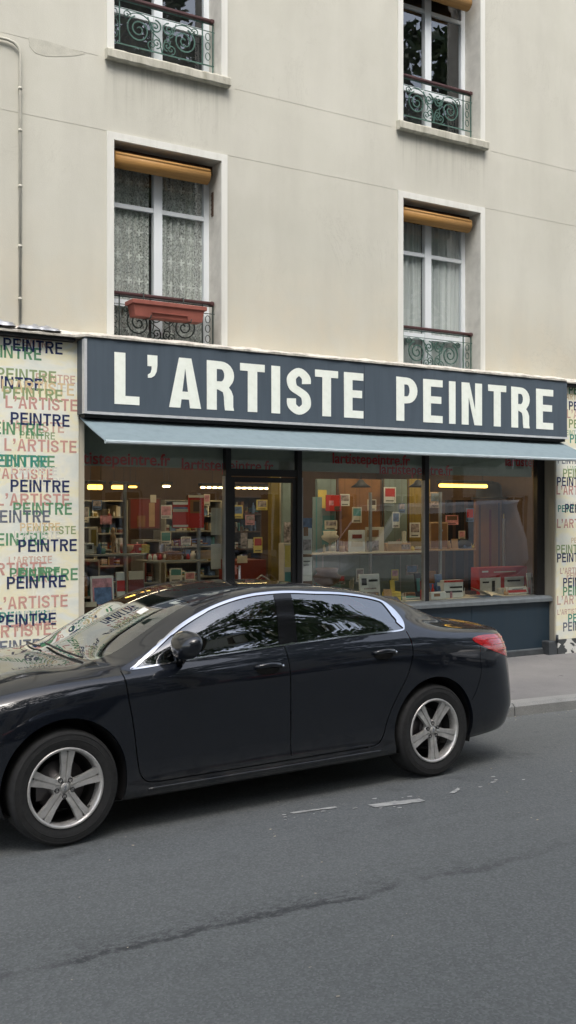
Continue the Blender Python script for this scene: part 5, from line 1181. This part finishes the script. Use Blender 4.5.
# wheels
TY = [(.222, -.098), (.262, -.112), (.300, -.113), (.318, -.104), (.329, -.085), (.3325, -.05), (.333, 0), (.3325, .05), (.329, .085), (.318, .104), (.300, .113), (.262, .112), (.222, .098)]
def wheel(name, s, sd, rot):
    cx = s - 2.4; cy = -(.912 - .113) * sd; cz = .331
    fn = lambda x, y, h_: (x, -h_ * sd, y)                 # +h points out of the car
    t = bpy.data.objects.new(name, None)
    b = MB(); b.lathe(TY, fn, 64)
    for r in (.277, .307): b.lathe([(r - .003, .1125), (r, .1150), (r + .003, .1125)], fn, 64)
    w = b.build('wheel', M['tyre'], car); w.location = (cx, cy, cz)
    b = MB(); b.lathe([(.232, .098), (.230, .108), (.222, .110), (.214, .102), (.209, .088), (.205, .04)], fn, 64); n = 5
    for k in range(n):
        a0 = rot + 2 * PI * k / n
        for sgn in (-1, 1):                                # a spoke is two prongs with a groove between
            A = [(.035, .003), (.035, .032), (.075, .029), (.13, .032), (.209, .045), (.212, .006), (.13, .0035), (.07, .003)]
            P_ = [(r * math.cos(a0) - sgn * wv * math.sin(a0), r * math.sin(a0) + sgn * wv * math.cos(a0)) for r, wv in A]
            H = [.088, .080, .086, .092, .098, .096, .090, .086]; Pn = len(P_)
            vs = [fn(x, y, hh) for (x, y), hh in zip(P_, H)] + [fn(x * .995, y * .995, hh - .028) for (x, y), hh in zip(P_, H)]
            b.add(vs, [list(range(Pn)), list(range(Pn, 2 * Pn))[::-1]] + [(i, (i + 1) % Pn, Pn + (i + 1) % Pn, Pn + i) for i in range(Pn)])
        A = [(.03, -.008), (.03, .008), (.2, .012), (.2, -.012)]
        vs = [fn(r * math.cos(a0) - wv * math.sin(a0), r * math.sin(a0) + wv * math.cos(a0), .079 if r < .1 else .086) for r, wv in A]; b.add(vs, [(0, 1, 2, 3)])
    b.lathe([(.0, .076), (.062, .078), (.071, .07), (.073, .05)], fn, 30)
    b.build('rim', M['rim'], w)
    b = MB(); b.lathe([(.206, .05), (.200, -.09), (.12, -.09), (.05, -.08), (0, -.08)], fn, 48); b.build('barrel', M['rimdark'], w)  # barrel behind the spokes, one dark colour throughout
    b = MB(); b.lathe([(.15, .0), (.15, .012), (.08, .014), (.075, .03), (0, .03)], fn, 40)
    b.box(-.15, -.07, -.02 if sd > 0 else -.03, .03 if sd > 0 else .02, -.07, .07); b.build('brake_disc', M['disc'], w)
    for k in range(5):
        b = MB(); a = rot + 2 * PI * (k + .5) / 5; c_ = (.050 * math.cos(a), .050 * math.sin(a))
        b.lathe([(.0145, .072), (.0145, .086), (.011, .088), (.0105, .081), (0, .081)], lambda x, y, h_: fn(x + c_[0], y + c_[1], h_), 10)
        b.build('wheel_nut', M['blackplast'], w)
    b = MB(); b.lathe([(.026, .074), (.026, .084), (.023, .087), (0, .088)], fn, 24); b.build('hub_cap', M['rim'], w)
    # small raised rearing-animal relief on the cap
    em = [(-.006, -.014), (-.002, -.013), (-.001, -.006), (.004, -.013), (.009, -.013), (.006, -.004), (.010, .003), (.006, .004), (.008, .011), (.002, .014), (-.004, .012), (-.002, .006), (-.009, .007), (-.008, .003), (-.003, .0), (-.005, -.006)]
    b = MB(); b.prism(em, lambda a, c, d: fn(a * 1.1, c * 1.1, d), .087, .090); b.build('emblem', M['chrome'], w)
for s, sd, rot in ((.98, 1, PI / 2 - .07), (3.805, 1, -PI / 2 + .02), (.98, -1, .4), (3.805, -1, 1.1)): wheel('wheel', s, sd, rot)
# cabin
b = MB(); b.box(-1.05, 1.25, -.72, .72, .30, .34); b.build('cabin_floor', M['blackplast'], car)
b = MB(); b.prism([(-1.20, .80), (-1.16, .975), (-.85, .985), (-.62, .95), (-.55, .85), (-.60, .6), (-.9, .5)], lambda a, c, d: (a, d, c), -.72, .72, 0, False); b.build('dashboard', M['seat'], car)
def seatpart(y, x, w, rear=False):
    b = MB(); b.box(x - .25, x + .22, y - w / 2, y + w / 2, .40, .56, bev=.05)
    Mx = Matrix.Translation((x + .22, y, .52)) @ Matrix.Rotation(R(-14 if not rear else -20), 4, 'Y').inverted()
    b.box(-.07, .07, -w / 2 + .01, w / 2 - .01, 0, .60, M=Mx, bev=.05); so = b.build('seat', M['seat'], car)
    b = MB()
    for yy in ((0,) if w < .7 else (-.38, .38)): b.box(-.05, .05, yy - .13, yy + .13, .63, .81, M=Mx, bev=.04); b.box(-.01, .01, yy - .05, yy + .05, .58, .66, M=Mx)
    b.build('headrest', M['seat'], so)
seatpart(-.37, .05, .52); seatpart(.37, .05, .52); seatpart(0, .93, 1.25, True)
b = MB(); b.tube([(-.50 + .075 * math.sin(a), -.37 + .185 * math.cos(a), .90 + .17 * math.sin(a)) for a in [2 * PI * i / 24 for i in range(24)]], .014, 8, closed=True); b.box(-.53, -.47, -.43, -.31, .86, .94, bev=.015); b.tube([(-.50, -.55, .90), (-.50, -.19, .90)], .012, 6); b.build('steering_wheel', M['blackplast'], car)
b = MB(); b.box(-.34, -.30, -.12, .12, 1.27, 1.33, bev=.012); b.tube([(-.33, 0, 1.33), (-.36, 0, 1.39)], .008, 6); b.build('inside_mirror', M['blackplast'], car)
b = MB(); b.add([(-1.05, -.50, .990), (-.92, -.52, .992), (-.93, -.32, .993), (-1.06, -.30, .991)], [(0, 1, 2, 3)]); b.build('parking_ticket', M['white'], car)
b = MB(); b.add([(-.72, -.45, 1.262), (-.66, -.45, 1.292), (-.66, -.38, 1.305), (-.72, -.38, 1.275)], [(0, 1, 2, 3)]); b.build('windscreen_sticker', M['white'], car)
# grille, plates, bumper trims at the ends
b = MB(); b.box(-2.405, -2.37, -.35, .35, .40, .60, bev=.01); b.build('grille', M['blackplast'], car)
b = MB(); b.box(2.365, 2.392, -.26, .26, .66, .77, bev=.004); b.build('number_plate', M['white'], car)

# ================================================================== ACROSS THE STREET
def tree(x, y, h, r, label, n=5200, seed=1):
    rg = np.random.default_rng(seed); rn = random.Random(seed)
    t = thing('street_tree', label, 'tree', (x, y, .1), 0, 'street trees on the opposite pavement')
    b = MB(); b.tube([(0, 0, 0), (.03, .02, h * .2), (-.05, .03, h * .4), (.02, -.03, h * .62), (0, 0, h * .85)], [.17, .14, .12, .08, .03], 10)
    tips = []
    for k in range(11):
        a = k * 2.4; z0 = h * (.32 + .045 * k); l = r * (1.0 - .05 * k)
        p = [(0, 0, z0), (l * .4 * math.cos(a), l * .4 * math.sin(a), z0 + h * .08), (l * .85 * math.cos(a + .2), l * .85 * math.sin(a + .2), z0 + h * .15)]; b.tube(p, [.07, .045, .015], 6); tips.append(p[2]); tips.append(p[1])
    b.build('trunk', M['bark'], t); tips.append((0, 0, h * .9)); cl = []
    for tp in tips:
        for _ in range(5): cl.append((tp[0] + rn.gauss(0, r * .25), tp[1] + rn.gauss(0, r * .25), tp[2] + rn.gauss(0, h * .06), rn.uniform(.4, .95)))
    cl = np.array(cl); ix = rg.integers(0, len(cl), n); d = rg.normal(size=(n, 3)); d /= np.linalg.norm(d, axis=1, keepdims=True); c = cl[ix, :3] + d * (cl[ix, 3:4] * rg.random((n, 1)) ** .4)
    a = rg.normal(size=(n, 3)); a /= np.linalg.norm(a, axis=1, keepdims=True); q = np.cross(a, rg.normal(size=(n, 3))); q /= np.linalg.norm(q, axis=1, keepdims=True); s = rg.uniform(.10, .22, (n, 1))
    vs = np.stack([c - a * s, c + q * s * .6, c + a * s, c - q * s * .6], 1).reshape(-1, 3)
    me = bpy.data.meshes.new('crown'); me.from_pydata([tuple(v) for v in vs], [], [(4 * i, 4 * i + 1, 4 * i + 2, 4 * i + 3) for i in range(n)]); link('crown', me, M['leaf'], t)
for k, (tx, ty, thh, tr_, lab) in enumerate(((-8.5, -3.9, 19, 4.2, 'street tree farthest left on the opposite pavement'), (-2.6, -3.6, 18, 4.0, 'second street tree from the left on the opposite pavement'), (3.2, -3.8, 19.5, 4.2, 'street tree opposite the front of the parked car'),
        (8.8, -3.6, 18, 4.0, 'street tree opposite the shop door'), (14.2, -3.9, 19, 4.2, 'street tree opposite the right end of the shop sign'), (20.0, -3.6, 18, 4.0, 'street tree behind the white van'), (26, -3.8, 19, 4.1, 'street tree farthest right on the opposite pavement'))):
    tree(tx, ty, thh, tr_, lab, n=6800, seed=3 + k)
for cx_, cy_, lab in ((4.4, -1.25, 'unseen dark saloon car added across the street for its reflection, facing the shop door'), (10.3, -1.3, 'unseen dark saloon car added across the street for its reflection, behind the white van')):
    c = copy_tree(car); c.location = (cx_, cy_, .0); c.rotation_euler = (0, 0, PI + .01); tag(c, lab, 'car')  # copies added out of view to darken reflections in the car doors
ob = thing('opposite_building', 'pale stone building with rows of windows across the street', 'building', (6, -13, .1))
b = MB(); hs = []
ocol = [-14 + 3.0 * k for k in range(16)]
for z in (.6, 3.9, 7.1, 10.2): hs += [(x, x + 1.3, z, z + 2.1, .25, False) for x in ocol]
wall_mesh(b, -16, 34, 0, 13.2, hs, lambda x, d, z: (30 - x - 12, -13 - d, z), 0, 0); b.box(-16, 34, -15, -14.1, 0, 13.2); b.box(-16, 34, -14.7, -12.8, 13.2, 13.6); W2L(b, ob).build('wall', M['stoneopp'], ob)
b = MB(); b.prism([(-14.7, 13.6), (-13.1, 13.6), (-13.9, 15.2), (-14.7, 15.4)], lambda a, c, d: (d, a, c), -16, 34); W2L(b, ob).build('roof', M['roofzinc'], ob)
for z in (.6, 3.9, 7.1, 10.2):
    for x in ocol:
        X = 18 - x; b = MB(); b.box(X - 1.3, X, -13.26, -13.22, z, z + 2.1)
        w = W2L(b, ob).build('window', M['darkroom'], ob)
        b = MB(); 
        for xa, xb, za, zb in ((X - 1.3, X - 1.24, z, z + 2.1), (X - .06, X, z, z + 2.1), (X - .69, X - .61, z, z + 2.1), (X - 1.24, X - .06, z + 2.03, z + 2.1)): b.box(xa, xb, -13.216, -13.18, za, zb)
        W2L(b, ob).build('frame', M['wframe'], w)
# white van parked opposite (seen mirrored in the shop panes)
vn = thing('parked_van', 'white panel van parked across the street, mirrored in the shop window', 'van', (16.6, -1.2, 0))
prof = [(-2.7, .35), (-2.72, .75), (-2.6, 1.02), (-1.95, 1.22), (-1.25, 2.02), (-1.0, 2.15), (2.5, 2.25), (2.68, 2.1), (2.72, .35)]
b = MB(); sp = smooth_loop(prof, 4); sp = [p for p in sp]
for yy0, yy1, k in ((-.92, -.86, 1), (-.86, .86, 0), (.86, .92, 2)):
    i0 = .93 if k == 1 else 1; i1 = .93 if k == 2 else 1
    n = len(sp); vs = [(x * i0, yy0, 1.3 + (z - 1.3) * i0) for x, z in sp] + [(x * i1, yy1, 1.3 + (z - 1.3) * i1) for x, z in sp]; fs = [(i, (i + 1) % n, n + (i + 1) % n, n + i) for i in range(n)]
    if k == 1: fs.append(list(range(n))[::-1])
    if k == 2: fs.append(list(range(n, 2 * n)))
    b.add(vs, fs, 0, False)
b.build('body', M['vanwhite'], vn)
b = MB(); b.prism([(-1.75, 1.25), (-1.15, 1.92), (-.5, 1.95), (-.5, 1.25)], lambda a, c, d: (a, d, c), .921, .925); b.prism([(-.35, 1.25), (-.35, 1.95), (.9, 1.98), (.9, 1.25)], lambda a, c, d: (a, d, c), .921, .925); b.build('side_window', M['blackgloss'], vn)
b = MB(); b.add([(-1.93, -.75, 1.265), (-1.93, .75, 1.265), (-1.30, .7, 2.0), (-1.30, -.7, 2.0)], [(0, 1, 2, 3)]); b.build('windscreen', M['blackgloss'], vn)
for wx in (-1.75, 1.7):
    for wy in (.80, -.80):
        b = MB(); b.lathe([(.0, -.1), (.2, -.11), (.31, -.11), (.33, -.07), (.33, .07), (.31, .11), (.2, .11), (.19, .07), (0, .06)], lambda x, y, h_: (x, h_, y), 28); o = b.build('wheel', M['tyre'], vn); o.location = (wx, wy, .33)

# ================================================================== LIGHT
SUN_EL, SUN_AZ = R(58), R(200)                             # azimuth measured from +Y clockwise: behind the camera, slightly left
w = bpy.data.worlds.new('World'); sc.world = w; w.use_nodes = True; nt = w.node_tree; nt.nodes.clear()
sky = nt.nodes.new('ShaderNodeTexSky'); sky.sky_type = 'NISHITA'; sky.sun_disc = False; sky.sun_elevation = SUN_EL; sky.sun_rotation = SUN_AZ; sky.air_density = 1.2; sky.dust_density = 4.0; sky.ozone_density = 1.0
bg = nt.nodes.new('ShaderNodeBackground'); bg.inputs[1].default_value = .15; out = nt.nodes.new('ShaderNodeOutputWorld')
hsv = nt.nodes.new('ShaderNodeHueSaturation'); hsv.inputs['Saturation'].default_value = .6
nt.links.new(sky.outputs[0], hsv.inputs['Color']); nt.links.new(hsv.outputs[0], bg.inputs[0]); nt.links.new(bg.outputs[0], out.inputs[0])
ld = bpy.data.lights.new('sun', 'SUN'); ld.energy = .8; ld.angle = R(25); ld.color = (1, .97, .92); lo = bpy.data.objects.new('sun', ld); COL.objects.link(lo)
dirv = Vector((math.sin(SUN_AZ) * math.cos(SUN_EL), math.cos(SUN_AZ) * math.cos(SUN_EL), math.sin(SUN_EL)))
lo.rotation_euler = (-dirv).to_track_quat('-Z', 'Y').to_euler(); lo.location = dirv * 30
vs_ = sc.view_settings; vs_.view_transform = 'Standard'; vs_.look = 'None'; vs_.gamma = 1.0; vs_.exposure = 1.25; vs_.use_curve_mapping = False
sc.render.engine = 'CYCLES'; sc.cycles.max_bounces = 8; sc.cycles.diffuse_bounces = 4; sc.cycles.glossy_bounces = 4; sc.cycles.transparent_max_bounces = 16; sc.cycles.transmission_bounces = 4
sc.cycles.sample_clamp_indirect = 4.0; sc.cycles.caustics_reflective = False; sc.cycles.caustics_refractive = False; sc.cycles.use_denoising = True
bpy.context.view_layer.update()
